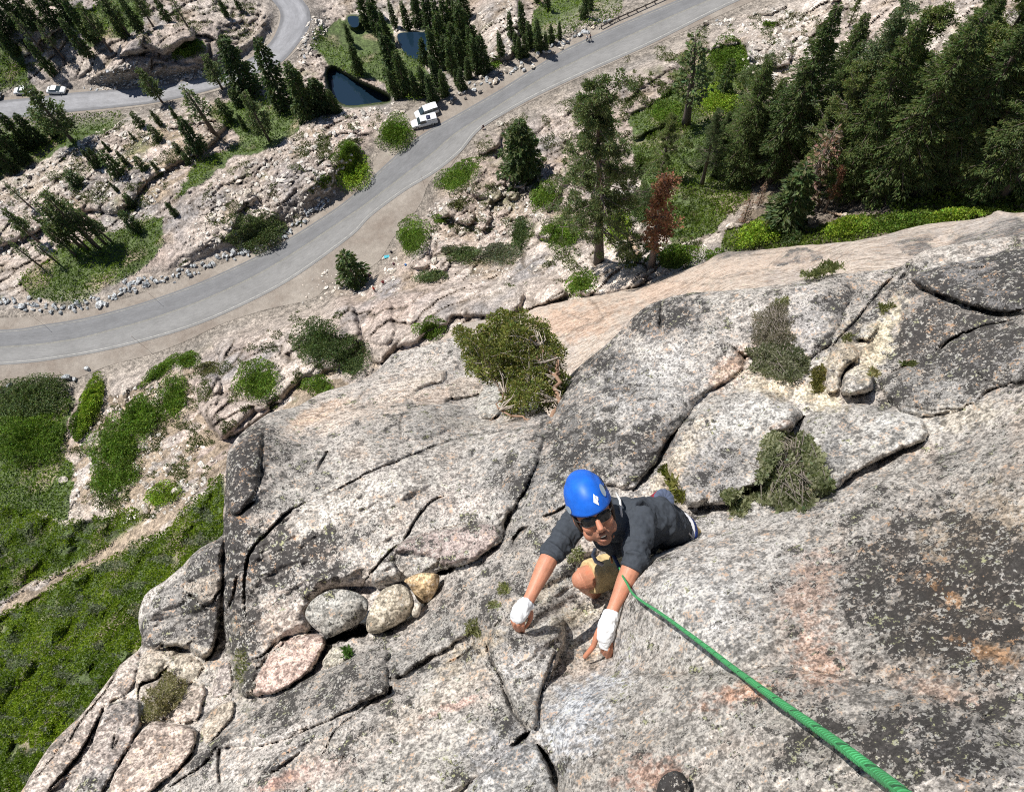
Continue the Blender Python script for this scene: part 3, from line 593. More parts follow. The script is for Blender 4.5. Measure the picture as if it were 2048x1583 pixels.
N_M = [ # polygon, how far it stands out, rounding px, colour, lichen
 (ZB((140,350),(340,165),(800,130),(1180,100),(1400,200),(1720,215),(1640,500),(1520,680),(1500,800),(1350,900),(1270,930),(1180,950),(1000,1000),(850,1020),(640,1030),(540,1110),(560,1250),(400,1290),(280,1480),(230,1583),(170,1500),(110,1200),(120,800)),.11,46,None,None),
 (ZB((1000,160),(1180,110),(1400,125),(1440,190),(1300,230),(1100,290),(1010,300)),.03,12,(.40,.37,.34),.4),
 (ZB((1370,130),(1395,20),(1490,10),(1515,100),(1480,180),(1440,195),(1380,180)),.09,9,(.40,.38,.34),.3),
 (Z5((840,1100),(920,1030),(1060,1040),(1070,1130),(980,1150),(880,1170)),.05,10,(.48,.40,.33),.3),
 (Z5((650,1180),(700,1110),(870,1100),(890,1180),(700,1210)),.03,8,(.50,.40,.33),.2),
 (Z5((440,1180),(530,1080),(850,980),(860,1060),(690,1100),(640,1160)),.03,9,(.50,.42,.34),.15),
 (ZB((1000,790),(1160,740),(1440,710),(1500,760),(1380,880),(1180,930),(1190,880),(940,850)),.02,12,(.43,.34,.31),.45),
 (ZB((850,960),(940,880),(1000,980),(960,1010),(860,1040)),.03,10,LG,.2),
 (ZB((270,560),(300,420),(310,200),(160,330),(130,640),(180,680)),.02,9,(.24,.21,.20),.8),
 (ZB((230,1540),(300,1430),(380,1300),(500,1255),(600,1255),(630,1310),(560,1430),(480,1500),(300,1570)),.09,13,(.47,.33,.275),.12),
 (ZB((600,1400),(640,1320),(720,1310),(760,1340),(700,1400),(620,1440)),.05,8,(.42,.38,.30),.2),
 # grey mass right of the tree
 (ZR((-250,900),(-190,660),(0,430),(180,270),(300,230),(700,200),(1000,150),(1240,160),(1130,420),(1090,480),(950,560),(700,490),(680,590),(490,700),(370,870),(260,1040),(160,1170),(-60,1100)),.05,40,None,None),
 (ZR((1480,120),(1800,40),(2300,-60),(2400,300),(1990,310),(1800,290),(1560,190)),.09,24,(.30,.29,.29),.85),
 (ZR((1460,200),(1560,200),(1750,280),(1940,320),(2100,290),(2100,340),(1700,420),(1600,510),(1450,560),(1440,300)),.03,18,None,.7),
 (ZR((1330,640),(1450,570),(1620,500),(1720,420),(2100,330),(2300,600),(1900,660),(1780,760),(1560,810),(1430,770)),.05,24,LG,.65),
 (ZR((470,760),(600,680),(780,655),(900,730),(990,790),(940,850),(900,900),(850,1050),(780,1130),(690,1170),(640,1225),(430,1250),(385,1190),(325,1080),(340,950),(400,840)),.14,30,LG,.5),
 (ZR((990,800),(1100,750),(1250,740),(1450,780),(1560,820),(1595,880),(1560,920),(1400,990),(1230,1070),(1200,1100),(1140,1165),(1040,1190),(1000,1080),(960,980),(960,880)),.13,22,LG,.4),
 (ZR((810,860),(850,830),(925,815),(935,850),(880,880)),.03,6,(.5,.3,.2),.2),
 (ZR((1160,700),(1170,610),(1220,560),(1290,560),(1325,620),(1320,680),(1220,700)),.10,10,LG,.35),
 (ZR((1230,430),(1270,350),(1340,340),(1350,380),(1300,440)),.04,7,LG,.1),
 (ZR((1090,690),(1100,490),(1180,420),(1240,470),(1250,530),(1180,580),(1150,690)),.05,10,(.42,.37,.31),.6),
 # boss beside the climber, and the bulges nearest the camera
 ([(1226,1330),(1229,1290),(1232,1250),(1243,1200),(1262,1155),(1285,1125),(1315,1100),(1390,1086),(1480,1055),(1600,1010),(1800,930),(2100,850),(2700,820),(2750,1700),(2200,2000),(1900,2100),(1125,2100),(1130,1560),(1108,1490),(1105,1440),(1145,1380)],.15,60,None,None),
 ([(1105,1590),(1112,1540),(1085,1480),(1078,1430),(1100,1385),(1140,1362),(1200,1352),(1283,1347),(1432,1347),(1552,1331),(1635,1343),(1718,1360),(1863,1393),(1945,1414),(2007,1463),(2048,1513),(2300,1700),(2400,2100),(1100,2100)],.10,70,None,None),
 ([(972,1300),(980,1255),(1010,1248),(1045,1258),(1080,1250),(1105,1228),(1130,1240),(1132,1280),(1108,1340),(1078,1395),(1072,1465),(1040,1440),(1005,1375),(980,1335)],.06,16,LG,.35),
 (ZL((1340,980),(1500,830),(1640,730),(1720,720),(1790,850),(1830,980),(1820,1300),(1400,1300)),.07,18,(.40,.39,.375),.35),
 (ZL((160,960),(240,860),(380,660),(700,520),(960,380),(1240,300),(1460,190),(1480,300),(1560,430),(1610,560),(1700,690),(1560,800),(1300,1000),(1000,1300),(100,1300)),.03,22,None,None),
 (ZL((380,500),(540,400),(860,250),(980,260),(960,350),(970,470),(860,510),(600,640),(300,760),(100,740),(0,860),(-200,980),(0,760)),.05,16,None,.6),
 (ZL((955,290),(1100,230),(1200,110),(1300,60),(1420,150),(1180,290),(1060,370),(980,410)),.05,12,LG,.45),
 (ZL((310,890),(400,790),(560,700),(585,710),(500,790),(350,885)),.02,5,(.26,.26,.27),.7),
 # lower left masses
 (ZK((650,900),(640,850),(720,650),(840,590),(900,470),(1045,380),(1030,600),(1025,830),(960,980),(850,910),(680,920)),0.06,13,(.38,.355,.33),.6),
 (ZK((850,650),(960,720),(1030,640),(1030,560),(860,610)),0.012,5,TAN,.3),
 (ZK((620,1140),(650,940),(760,900),(960,990),(900,1080),(700,1160)),0.018,7,TAN,.35),
 (ZK((480,1180),(640,1140),(660,1260),(600,1380),(470,1583),(440,1700),(300,1700),(400,1450)),0.036,10,(.28,.26,.25),.85),
 (ZK((590,1400),(650,1290),(720,1250),(850,1270),(910,1300),(910,1380),(830,1480),(640,1620),(480,1680),(520,1520)),0.054,11,(.46,.36,.30),.15),
 (ZK((700,1160),(860,1090),(960,1080),(920,1250),(850,1265),(730,1240)),0.024,5,(.47,.38,.32),.15),
 (ZK((920,1290),(1000,1180),(1090,1150),(1080,1240),(960,1370)),0.03,5,(.48,.40,.31),.15),
 (ZK((980,1150),(1000,1020),(1060,960),(1085,1090),(1060,1130)),0.024,5,(.42,.36,.33),.2),
 (ZK((50,1583),(130,1480),(250,1290),(420,1110),(640,900),(650,950),(620,1100),(490,1180),(400,1400),(220,1600),(40,1700)),0.018,8,(.45,.38,.33),.3),
 (ZF((275,1400),(300,1360),(340,1340),(390,1350),(420,1390),(430,1470),(280,1470)),.05,9,(.2,.2,.2),.95)]
D_ = .03
N_K = [(ZB((1720,215),(1600,240),(1400,262),(1200,312),(1000,392),(850,450),(700,530),(520,605)),2.4,.016),(ZB((540,590),(430,660),(330,760),(250,850),(225,950),(220,1100),(235,1190)),3.4,.03),
 (ZB((1290,540),(1150,600),(1080,680),(1010,790),(940,850),(840,960),(790,1045)),3.0,.02),(ZB((1450,700),(1300,712),(1150,750),(1000,800)),2.2,.012),(ZB((1190,750),(1190,850),(1170,930)),2.2,.012),
 (ZB((330,190),(300,420),(310,470),(275,570)),3.0,.02),(ZB((270,600),(180,670),(125,640)),3.6,.03),(ZB((640,345),(615,380),(580,450)),4.5,.03),(ZB((585,440),(500,490),(400,540)),1.6,.01),(ZB((1010,150),(990,220),(1000,310)),2.4,.015),
 (ZB((610,170),(580,210)),1.8,.01),(ZB((1630,718),(1590,745),(1550,800),(1560,820)),6,.05),(ZB((1815,615),(1770,650),(1680,682)),3.4,.03),(ZB((190,960),(160,1080),(130,1140)),4,.03),
 (ZB((1000,385),(1120,350),(1170,320)),4,.012),(ZB((780,395),(830,440),(850,452)),2.4,.012),(ZB((380,1290),(300,1370),(180,1390)),2.5,.02),(ZB((830,30),(780,100),(740,150)),2.4,.02),(ZB((560,200),(620,150),(740,130)),2,.012),
 (ZB((700,100),(760,140),(830,120)),1.6,.01),(ZB((620,1300),(700,1270),(790,1245),(850,1225)),11,.14),(ZB((1170,955),(1220,945),(1270,925)),6,.08),(ZB((640,700),(900,640),(1100,600)),1.2,.005),(ZB((1500,650),(1300,560)),1,.004),
 (ZL((970,380),(975,470),(900,500),(830,560),(700,660),(640,770),(600,820)),2.4,.02),(ZL((962,400),(1010,410)),2.6,.02),(ZL((975,440),(965,490)),5,.04),(ZL((100,740),(95,850),(105,960)),3.6,.03),(ZL((585,700),(500,760),(400,800),(330,885)),2.6,.016),
 (ZL((1690,670),(1640,715),(1590,745)),7,.05),(ZL((1725,735),(1770,800),(1810,880),(1830,980)),8,.12),(ZL((1410,180),(1395,240),(1330,290),(1240,330)),3.6,.025),
 (ZL((1550,80),(1490,180),(1480,280),(1540,400),(1600,560),(1690,670)),5,.035),(ZL((1830,230),(1780,380),(1740,500),(1745,640),(1800,770),(1850,900)),4,.02),(ZL((1560,430),(1450,440),(1380,480)),3,.01),(ZL((0,860),(100,740),(380,560),(560,440)),2,.012),
 (ZL((640,540),(560,640),(420,700)),1.4,.008),(ZL((1100,560),(900,640),(760,760),(640,980)),1.6,.007),(ZL((1330,520),(1200,560),(1000,700)),1.4,.006),(ZL((200,980),(330,900),(560,800),(800,640)),1.6,.008),
 (ZR((297,235),(292,320),(290,405)),3.4,.05),(ZR((370,870),(320,940),(270,1040),(200,1120),(160,1165)),6,.06),(ZR((560,420),(690,510),(690,580),(600,650),(480,700)),2.6,.015),(ZR((1460,90),(1350,200),(1240,340),(1150,430),(1105,500)),3.4,.03),
 (ZR((1490,70),(1480,110),(1440,150)),5,.04),(ZR((1250,520),(1180,590),(1160,680)),2.6,.02),(ZR((2048,330),(1850,370),(1700,430),(1600,520),(1450,570),(1330,640)),2.8,.02),(ZR((1560,190),(1700,240),(1850,290),(1950,312),(2048,285)),5,.05),
 (ZR((2060,630),(1960,670)),2.4,.015),(ZR((400,980),(560,880),(700,865),(800,862)),1.8,.01),(ZR((0,560),(80,560),(170,480)),1.4,.008),(ZR((1230,430),(1290,440),(1350,370)),2.4,.02),(ZR((1700,60),(1800,90),(1900,70)),3,.02),
 (ZR((-20,700),(-60,860),(-200,940)),1.3,.008),(ZR((1780,760),(1600,770),(1430,745)),2,.012),(ZR((1800,540),(1830,600),(1900,650)),1.8,.012),(ZR((940,850),(970,820),(1000,800)),4,.04),(ZR((850,880),(900,870),(935,850)),3.4,.03),
 (ZK((850,655),(910,690),(965,722),(1025,640)),2.6,.02),(ZK((490,1175),(440,1290),(340,1450),(220,1575)),4.5,.035),(ZK((640,930),(560,990),(500,1100),(360,1280),(300,1400)),2.6,.02),(ZK((650,1380),(760,1420),(810,1480)),2,.012),
 (ZK((1010,860),(990,940),(950,985)),4,.03),(ZK((930,1290),(890,1400),(830,1480)),4,.04),(ZK((540,1300),(520,1380),(560,1330)),2,.015),(ZK((780,1000),(720,1060),(650,1090),(640,1150)),3,.03),(ZK((120,1540),(200,1480),(330,1300)),1.8,.012),
 (ZF((1240,700),(1340,560),(1440,430),(1540,330)),1.8,.012),(ZF((1500,300),(1600,240),(1580,110)),1.4,.008),([(1150,1368),(1283,1347),(1432,1347),(1552,1331),(1635,1343),(1718,1360),(1863,1393),(1945,1414),(2007,1463),(2048,1513)],2.6,.010)]
N_B = [ # px blobs: u, v, ru, rv, angle, colour, strength, lichen
 (560,1120,110,50,-12,None,.95,.95),(640,1080,120,36,-14,None,.7,.8),(500,930,45,70,10,(.30,.27,.25),.9,.85),(470,1080,26,150,4,(.24,.22,.21),.9,.9),(640,930,70,60,-20,None,.7,.72),(800,960,230,42,-22,(.47,.43,.39),.8,.22),(660,1020,120,28,-30,(.48,.44,.39),.8,.15),
 (900,1000,80,50,-20,(.46,.40,.36),.6,.35),(560,1240,60,55,20,(.40,.33,.28),.9,.28),(500,1260,26,50,0,None,.9,.8),(480,1330,20,90,-8,(.26,.25,.17),.8,.75),(720,820,200,24,-16,(.50,.41,.34),.8,.12),(640,825,70,14,-24,(.52,.37,.27),.75,.1),(800,760,120,26,-18,(.47,.41,.36),.7,.2),
 (1060,960,90,110,-50,(.36,.345,.33),.7,.62),(1150,860,80,110,-40,(.30,.29,.28),.85,.85),(1240,760,60,110,-50,(.28,.27,.265),.9,.95),(1330,640,70,36,-20,(.26,.25,.25),.9,1.0),(1330,760,120,70,-40,(.44,.42,.40),.8,.4),(1300,900,80,60,-40,(.36,.34,.33),.7,.7),(1460,740,50,26,-45,(.50,.33,.24),.75,.15),
 (1500,640,130,50,-15,None,.8,.62),(1620,650,70,70,0,(.48,.45,.43),.7,.38),(1560,770,110,24,12,(.50,.42,.31),.9,.05),(1640,800,60,18,10,(.52,.45,.32),.8,.05),(1760,680,28,90,25,(.55,.48,.34),.9,.05),(1700,700,50,60,30,(.46,.38,.27),.7,.15),(1900,600,120,60,10,None,.8,.75),(1960,720,120,50,-10,(.42,.40,.39),.7,.6),
 (1860,780,100,24,10,(.44,.42,.40),.6,.6),(1900,840,120,24,-14,(.50,.44,.36),.8,.2),(1500,840,100,40,-10,(.50,.48,.45),.8,.25),(1430,930,80,60,0,(.42,.40,.39),.7,.6),(1800,860,90,36,-10,(.52,.50,.47),.8,.15),(1660,910,30,60,20,(.32,.31,.30),.8,.8),(1350,930,24,100,32,(.52,.44,.34),.8,.1),
 (1500,1030,180,34,-12,(.48,.45,.42),.8,.3),(1450,1150,200,90,-10,(.50,.47,.44),.8,.32),(1400,1230,110,90,0,(.52,.50,.48),.7,.3),(1560,1240,90,120,0,None,.8,.55),(1620,1180,50,80,20,(.48,.30,.22),.6,.45),(1720,1150,110,70,-20,None,.75,.85),(1900,1200,190,170,-10,None,.95,1.05),(1930,1240,150,120,0,(.33,.25,.18),.7,1.05),(1960,1060,120,70,-20,(.46,.36,.26),.75,.7),
 (1880,1180,50,18,40,(.42,.20,.07),.7,.5),(1960,1300,70,20,20,(.40,.20,.08),.7,.55),(1640,1320,50,60,-20,(.52,.31,.22),.7,.35),(1880,1380,90,24,18,(.52,.36,.28),.7,.3),(1480,1390,80,22,-12,(.50,.25,.15),.75,.3),(1340,1400,120,40,0,(.44,.41,.38),.7,.4),(1900,1500,120,60,25,(.36,.34,.33),.8,.9),(1300,1550,60,40,0,(.50,.28,.20),.7,.3),
 (1660,1500,120,60,20,(.42,.38,.34),.7,.6),(1160,1420,60,110,35,(.52,.54,.58),.75,.12),(1170,1330,50,30,-30,(.46,.38,.31),.8,.3),(1040,1330,50,80,10,(.50,.48,.46),.7,.35),(1150,1230,70,22,-25,(.40,.35,.27),.8,.3),(1080,1190,60,16,-30,(.46,.39,.30),.7,.2),
 (800,1330,150,60,-25,None,.8,.62),(950,1300,80,24,-32,(.46,.38,.28),.75,.25),(870,1400,160,26,-30,(.50,.43,.36),.7,.22),(900,1480,200,40,-30,(.44,.41,.37),.7,.4),(1000,1500,70,50,-20,(.36,.36,.37),.7,.6),(640,1440,150,44,-25,(.46,.43,.40),.6,.5),(520,1500,140,36,-26,(.50,.45,.41),.7,.2),
 (560,1560,80,16,-24,(.50,.28,.22),.7,.2),(620,1555,140,20,-22,(.46,.34,.29),.5,.3),(910,1410,60,10,-20,(.5,.3,.24),.6,.2),(960,1330,90,40,-30,None,.5,.5),(360,1340,60,60,0,(.42,.37,.29),.7,.25),(200,1480,100,60,-40,(.45,.37,.32),.7,.2)]
near_obj, near_t = cliff('cliff', N_OUT, N_CT, N_M, N_K, N_B, M_NEAR, 2.6, (-420, 430), (2560, 1990), ((.40,.37,.335),(.46,.415,.375),(.46,.37,.305)), .45, (.042,.019,.0026), edge_w=30, edge_k=.06)
near_obj['kind'] = 'structure'
# ================================================================== trees, shrubs, stones
rng = np.random.default_rng(7)
GC = dict(fir=(.075, .105, .038), pine=(.105, .135, .055), bright=(.19, .265, .03), manz=(.105, .165, .024), dark=(.058, .084, .032), olive=(.105, .105, .042), sage=(.14, .15, .095), dead=(.19, .085, .045), grey=(.24, .20, .17))
def rot_frame(d):
    d = d/np.linalg.norm(d, axis=-1, keepdims=True); a = np.where(np.abs(d[..., 2:3]) < .9, np.array([0, 0, 1.]), np.array([1., 0, 0]))
    x = np.cross(d, a); x /= np.linalg.norm(x, axis=-1, keepdims=True); return d, x, np.cross(d, x)
def blades(pos, dr, ln, wd, rg, col, cvar=.3, bend=.0):
    """diamond shaped leaf sprays: pos, direction, length, width"""
    n = len(pos); d, x, y = rot_frame(dr); th = rg.uniform(0, 2*math.pi, n)[:, None]
    s = x*np.cos(th)+y*np.sin(th); ln = np.broadcast_to(ln, (n,))[:, None]; wd = np.broadcast_to(wd, (n,))[:, None]
    k = rg.uniform(.7, 1.3, (n, 1)); ln = ln*k
    V = np.stack([pos, pos+d*ln*.5+s*wd, pos+d*ln-np.array([0, 0, 1])*bend*ln, pos+d*ln*.5-s*wd], 1)
    F = np.arange(n*4).reshape(n, 4); c = np.array(col)*(1+cvar*rg.uniform(-1, 1, (n, 1)))
    c = np.clip(c*(1+.14*rg.normal(size=(n, 3))*np.array([1, .5, .6])), .004, .7); return V.reshape(-1, 3), F, np.repeat(c, 4, 0)
def conifer(seed, H, R, style, col, dens=1.0, base=.12, spray=.55, name='pine_tree', dead=0):
    rg = np.random.default_rng(seed); root = empty(name)
    nw = int(H*(2.3 if style not in ('open', 'rag') else 1.7)*min(dens, 1.6)**.5); px = []; dr = []; lim = MB(); rag = style == 'rag'; style = 'open' if rag else style
    bend = rg.normal(0, .012*H, 2); ax = lambda z: np.array([bend[0]*(z/H)**2, bend[1]*(z/H)**2, z])
    tr = MB(); r0 = .018*H+.05; zz = np.linspace(0, 1, 9)
    tr.tube([ax(z*H)-np.array([0, 0, .6])*(z == 0) for z in zz], [r0*(1.25 if z == 0 else 1)*(1-z)**.8+.015 for z in zz], 8, (.11, .085, .07) if not dead else (.22, .17, .14))
    gap = rg.uniform(0, 6.28)
    for i in range(nw):
        z = H*(base+(1-base)*max(0, (i+rg.uniform(-.4, .4))/nw)**.95); z = min(max(z, base*H), H*.99); f = (z/H-base)/(1-base)
        if style == 'spire': rr = R*(1-f)**.85*(.55+.45*min(1, f*6))
        elif style == 'open': rr = R*(.35+.65*math.sin(min(1, f*1.25+.12)*math.pi*.93))*(1-.45*f)
        else: rr = R*(1-f)**.7*(.6+.4*min(1, f*5))
        nb = rg.integers(4, 7) if style != 'open' else rg.integers(3, 6)
        for j in range(nb):
            a = gap+i*2.4+j*2*math.pi/nb+rg.uniform(-.4, .4); L = rr*rg.uniform(.45, 1.15)+.15
            if rg.random() < (.12 if style != 'open' else .22): continue
            dro = -.12-.25*(1-f) if style != 'open' else rg.uniform(-.15, .35)
            d = np.array([math.cos(a), math.sin(a), dro+.5*f]); d /= np.linalg.norm(d)
            if rag:
                if rg.random() < .34: continue
                L *= rg.choice([.6, 1, 1.25]); b0 = ax(z); end = b0+d*L; lim.tube([b0, b0+d*L*.5-[0, 0, .05*L], end+[0, 0, .04*L]], [.014*L+.03, .01*L+.02, .015], 4, (.16, .13, .11), False)
                for q_ in range(rg.integers(2, 5+int(2*dens))):
                    fk = rg.uniform(.4, 1.08); cc_ = b0+d*L*fk+rg.normal(0, .13*L, 3)*np.array([1, 1, .5]); lim.tube([b0+d*L*fk*.8, cc_], [.03, .01], 3, (.2, .17, .14), False)
                    m_ = int(34*dens+14); e_ = rg.normal(size=(m_, 3)); e_ /= np.linalg.norm(e_, axis=1)[:, None]; px.append(cc_+e_*rg.uniform(.05, .42, (m_, 1))*np.array([1, 1, .7])); dr.append(e_+d*.3+np.array([0, 0, .35]))
                continue
            b0 = ax(z); n = max(3, int(L/spray*7*dens)); s = rg.uniform(.12 if style != 'open' else .4, 1, n)**.8*L
            p = b0+d*s[:, None]; p[:, 2] += -.10*(s**2)/max(L, .5)*(1 if style != 'open' else -.6)
            side_ = np.cross(d, [0, 0, 1]); w_ = rg.uniform(-1, 1, n)*(.30*L*(1-s/L*.55)) if style != 'open' else rg.normal(0, .16*L, n)
            p = p+side_*w_[:, None]+rg.normal(0, .06*spray+(.0 if style != 'open' else .10*L), (n, 3))*np.array([1, 1, .8])
            px.append(p); q = d*1.0+side_*(np.sign(w_)*.8)[:, None]+rg.normal(0, .45, (n, 3))
            if style == 'open': q[:, 2] += .5
            dr.append(q)
            if H > 12 or dead or style == 'open':
                lim.tube([b0, b0+d*L*.5+[0, 0, -.02*L], b0+d*L*.92], [.012*L+.02, .01*L+.01, .01], 4, (.13, .10, .085) if not dead else (.30, .24, .20), False)
    px = np.concatenate(px); dr = np.concatenate(dr)
    if dead: keep = rg.random(len(px)) < (1-.5*dead)*(.4+.6*rg.random(len(px))); px = px[keep]; dr = dr[keep]
    V, F, C = blades(px, dr, spray*(1 if style != 'open' else .75), spray*(.26 if H < 15 else .17), rg, col, .38, .25)
    if lim.n: off_ = tr.n; tr.V += lim.V; tr.F += [tuple(i+off_ for i in f) for f in lim.F]; tr.C += lim.C; tr.n += lim.n
    tr.build('trunk', M_BARK, root); mk('crown', V, F, M_LEAF, root, C, False)
    return root
def tree_h(u, v, vt):
    g = G(u, v)[0]; L = math.hypot(g[0], g[1]); Hb = CAMZ-g[2]; uu = u
    for _ in range(6):                                                # top pixel of a plumb line over the base
        top = g+np.array([0, 0, 1.]); a = project(g); b = project(g+np.array([0, 0, 10.])); uu = a[0]+(b[0]-a[0])/(b[1]-a[1])*(vt-a[1]); break
    r = rays(np.array([uu]), np.array([vt]))[0]; Ht = L*(-r[2])/math.hypot(r[0], r[1]); return g, max(1.0, Hb-Ht)
PROTO = {}
def proto(kind):
    if kind not in PROTO:
        spec = {'firA': (1, 12, 2.1, 'spire', GC['fir'], 1.25, .06, .52), 'firB': (2, 12, 1.7, 'spire', GC['fir'], 1.2, .10, .5), 'firC': (3, 12, 2.6, 'round', GC['dark'], 1.2, .08, .55),
                'pineA': (4, 12, 2.3, 'open', GC['pine'], 2.0, .22, .5), 'pineB': (5, 12, 1.9, 'open', GC['pine'], 1.8, .35, .5), 'thin': (6, 12, 1.2, 'open', GC['pine'], .9, .40, .42),
                'small': (8, 5, 1.5, 'round', GC['fir'], 1.3, .05, .36), 'bigA': (9, 26, 4.6, 'round', (.105, .140, .048), 2.0, .10, .33), 'bigB': (10, 26, 3.9, 'spire', (.088, .122, .045), 2.0, .14, .33),
                'bigC': (11, 26, 4.8, 'rag', (.135, .165, .055), 1.2, .2, .36), 'bigD': (12, 26, 4.2, 'rag', (.110, .140, .070), .9, .3, .36)}[kind]
        PROTO[kind] = [conifer(*spec), spec[1], False]
    return PROTO[kind]
def plant(kind, u, v, vt, label, group, wid=1.0, name='pine_tree'):
    p = proto(kind); g, h = tree_h(u, v, vt); h = min(h, 45)
    o = p[0] if not p[2] else copy_tree(p[0]); p[2] = True
    o.location = g-np.array([0, 0, .15]); s = h/p[1]; o.scale = (s*wid*rng.uniform(.9, 1.1), s*wid*rng.uniform(.9, 1.1), s); o.rotation_euler = (rng.normal(0, .02), rng.normal(0, .02), rng.uniform(0, 6.28))
    tag(o, label, 'tree', group); return o
ORD = 'first second third fourth fifth sixth seventh eighth ninth tenth eleventh twelfth thirteenth fourteenth fifteenth sixteenth seventeenth eighteenth nineteenth twentieth'.split()
NUM = 'one two three four five six seven eight nine ten eleven twelve thirteen fourteen fifteen sixteen seventeen eighteen nineteen twenty'.split()
def trees(conv, lst, label, group, kinds):
    if isinstance(label, (list, tuple)):                              # (limit in z-pixels, what they are) by x of the base, told apart by their order
        for i in range(len(label)):
            lo = label[i-1][0] if i else -1e9; sub = sorted([(q[0], k, q) for k, q in enumerate(lst) if lo <= q[0] < label[i][0]], key=lambda x: x[0])
            for n, (_, k, q) in enumerate(sub): trees(conv, [q], f"{ORD[n]} from the left of the {NUM[len(sub)-1]} {label[i][1]}", group+', '+label[i][2], [kinds[k % len(kinds)]])
        return
    for i, q in enumerate(lst):
        (b, t), = [(conv(q[:2]), conv(q[2:4]))]; kd = q[4] if len(q) > 4 else kinds[i % len(kinds)]
        plant(kd, b[0][0], b[0][1], t[0][1], label, group, q[5] if len(q) > 5 else 1.0)
trees(Z1, [(380,350,200,120),(530,340,350,100),(650,300,450,30),(740,220,580,0),(700,200,600,-60),(830,190,700,-30),(900,160,800,-60),(990,130,880,-30),(1100,160,990,-40),(320,440,220,230),(760,215,640,-40),(560,250,420,-40),(250,300,130,60),(100,330,-20,120),(60,170,-60,-60,'firC'),(140,150,20,-80,'firC'),(230,170,130,-60,'firC'),(330,150,230,-90,'firC'),(20,240,-90,40,'firC'),(420,120,330,-90,'firC'),(1330,100,1250,-20,'firB'),(1410,60,1350,-60,'firB')],  # extra dark firs at upper left added to stand for the shaded rock mass
      [(400, 'dark conifers above the cars on the side road', 'left'), (700, 'dark conifers left of the grey rock dome', 'left of the dome'), (9999, 'lean conifers behind the grey rock dome', 'behind the dome')], 'conifers on the hill above the side road', ['thin', 'firB', 'pineB', 'firB'])
trees(Z1, [(-60,900,-200,640),(20,960,-160,700),(100,900,-60,680),(180,860,20,640),(-60,1000,-200,800),(330,800,200,620),(90,1000,-40,860),(-150,880,-300,600),(250,840,120,660),(10,870,-120,640),(140,940,0,760)],
      [(9999, 'bushy conifers in the hollow below the side road', 'all')], 'conifers in the shaded hollow', ['firC', 'firA'])
for q, lb in (((430,830,170,510,'pineA',1.1),'tall open pine in front of the side road, beside the white saloon car'),((950,600,800,400,'pineA',1.0),'slanting pine on the near verge of the side road, below its rock cutting'),
  ((1300,520,1180,330,'pineA',1.1),'broad pine on the verge of the side road, left of its bend'),((1460,540,1290,210,'firC',1.2),'tall dark pine that hides the side road where it bends'),((1670,620,1480,240,'firC',1.0),'tall dark pine left of the pond, its top crossing the side road bend'),
  ((1820,690,1690,350,'firA',1.2),'dense conifer between the side road bend and the dark pond'),((1920,660,1830,440,'firC',1.3),'bushy conifer at the left bank of the dark pond'),((1580,830,1420,560,'pineA',1.0),'lone pine at the lower edge of the green hollow left of the pond'),
  ((1250,780,1010,500,'thin',1.5),'leaning pine with a bare lower trunk standing on dark stones between the roads'),((1170,880,1030,700,'firC',1.2),'dense dark conifer clump in the middle of the stony slope between the roads')):
    trees(Z1, [q], lb, 'trees between the two roads', ['firA'])
trees(Z1, [(1340,690,1280,570),(1030,690,990,620),(830,740,770,650),(940,730,860,640),(930,820,850,730),(790,820,740,770),(1050,890,1000,830),(590,960,540,860),(700,1020,600,880),(740,960,670,880),(850,990,790,910),(940,1020,870,940),(460,1080,380,1000,'small',1.5),(690,1120,620,1060),(790,1210,710,1130),(1030,1260,960,1180),(800,1340,740,1230),(570,980,540,870),(1130,920,1080,850),(1440,760,1400,660),(1400,620,1350,520),(640,880,600,820),(1110,960,1070,890)],
      [(760, 'small pines on the left stony slope', 'left'), (1000, 'small pines near the stony crest', 'middle'), (9999, 'small pines below the side road bend', 'right')], 'small pines on the stony slope', ['small', 'firA'])
trees(Z1, [(480,1450,310,1170),(560,1440,380,1150),(620,1430,420,1210),(400,1430,230,1260),(340,1540,100,1390),(520,1460,340,1230),(590,1460,440,1280),(660,1420,520,1250),(180,1210,30,1060),(230,1420,150,1240),(240,1560,110,1400),(450,1500,300,1330)],
      [(400, 'bare pines left of the clump above the stones', 'outer'), (9999, 'thin pines in the clump above the stones', 'dense')], 'thin pines above the left end of the stone row', ['thin', 'pineB'])
trees(Z2, [(350,430,300,240),(300,260,250,130),(470,200,440,0),(400,160,350,-60),(500,300,470,130),(580,480,550,180),(630,560,590,290),(690,570,660,400),(780,590,760,440),(850,560,820,400),(800,400,790,150),(730,370,730,220),(850,330,850,60),(900,440,890,220),(950,400,940,190),(960,300,960,0),(1040,430,1010,200),(1080,420,1050,190),(920,500,900,400),
  (640,180,640,0),(700,150,700,-40),(880,250,880,-20),(560,160,540,0),(820,520,800,330),(740,560,720,380),(570,580,540,400),(950,520,930,390),(990,460,970,330),(1010,360,990,150),(870,400,860,200),(920,360,910,120),(830,220,820,-30),(770,180,760,-60),(900,150,895,-80),(60,640,0,380),(150,660,100,470),(220,660,180,520),(520,250,500,60),(1000,250,990,60),(940,220,930,-20),(430,80,400,-120),(970,100,960,-100),(680,60,670,-80)],
      [(320, 'dark conifers on the left of the big pond', 'left'), (660, 'dark spires in the belt between the two ponds', 'between the ponds'), (860, 'dark spires right of the small upper pond', 'right of the small pond'), (9999, 'dark spires beside the bare slab by the ponds', 'right wing')], 'conifers around the ponds', ['firA', 'firB', 'firC'])
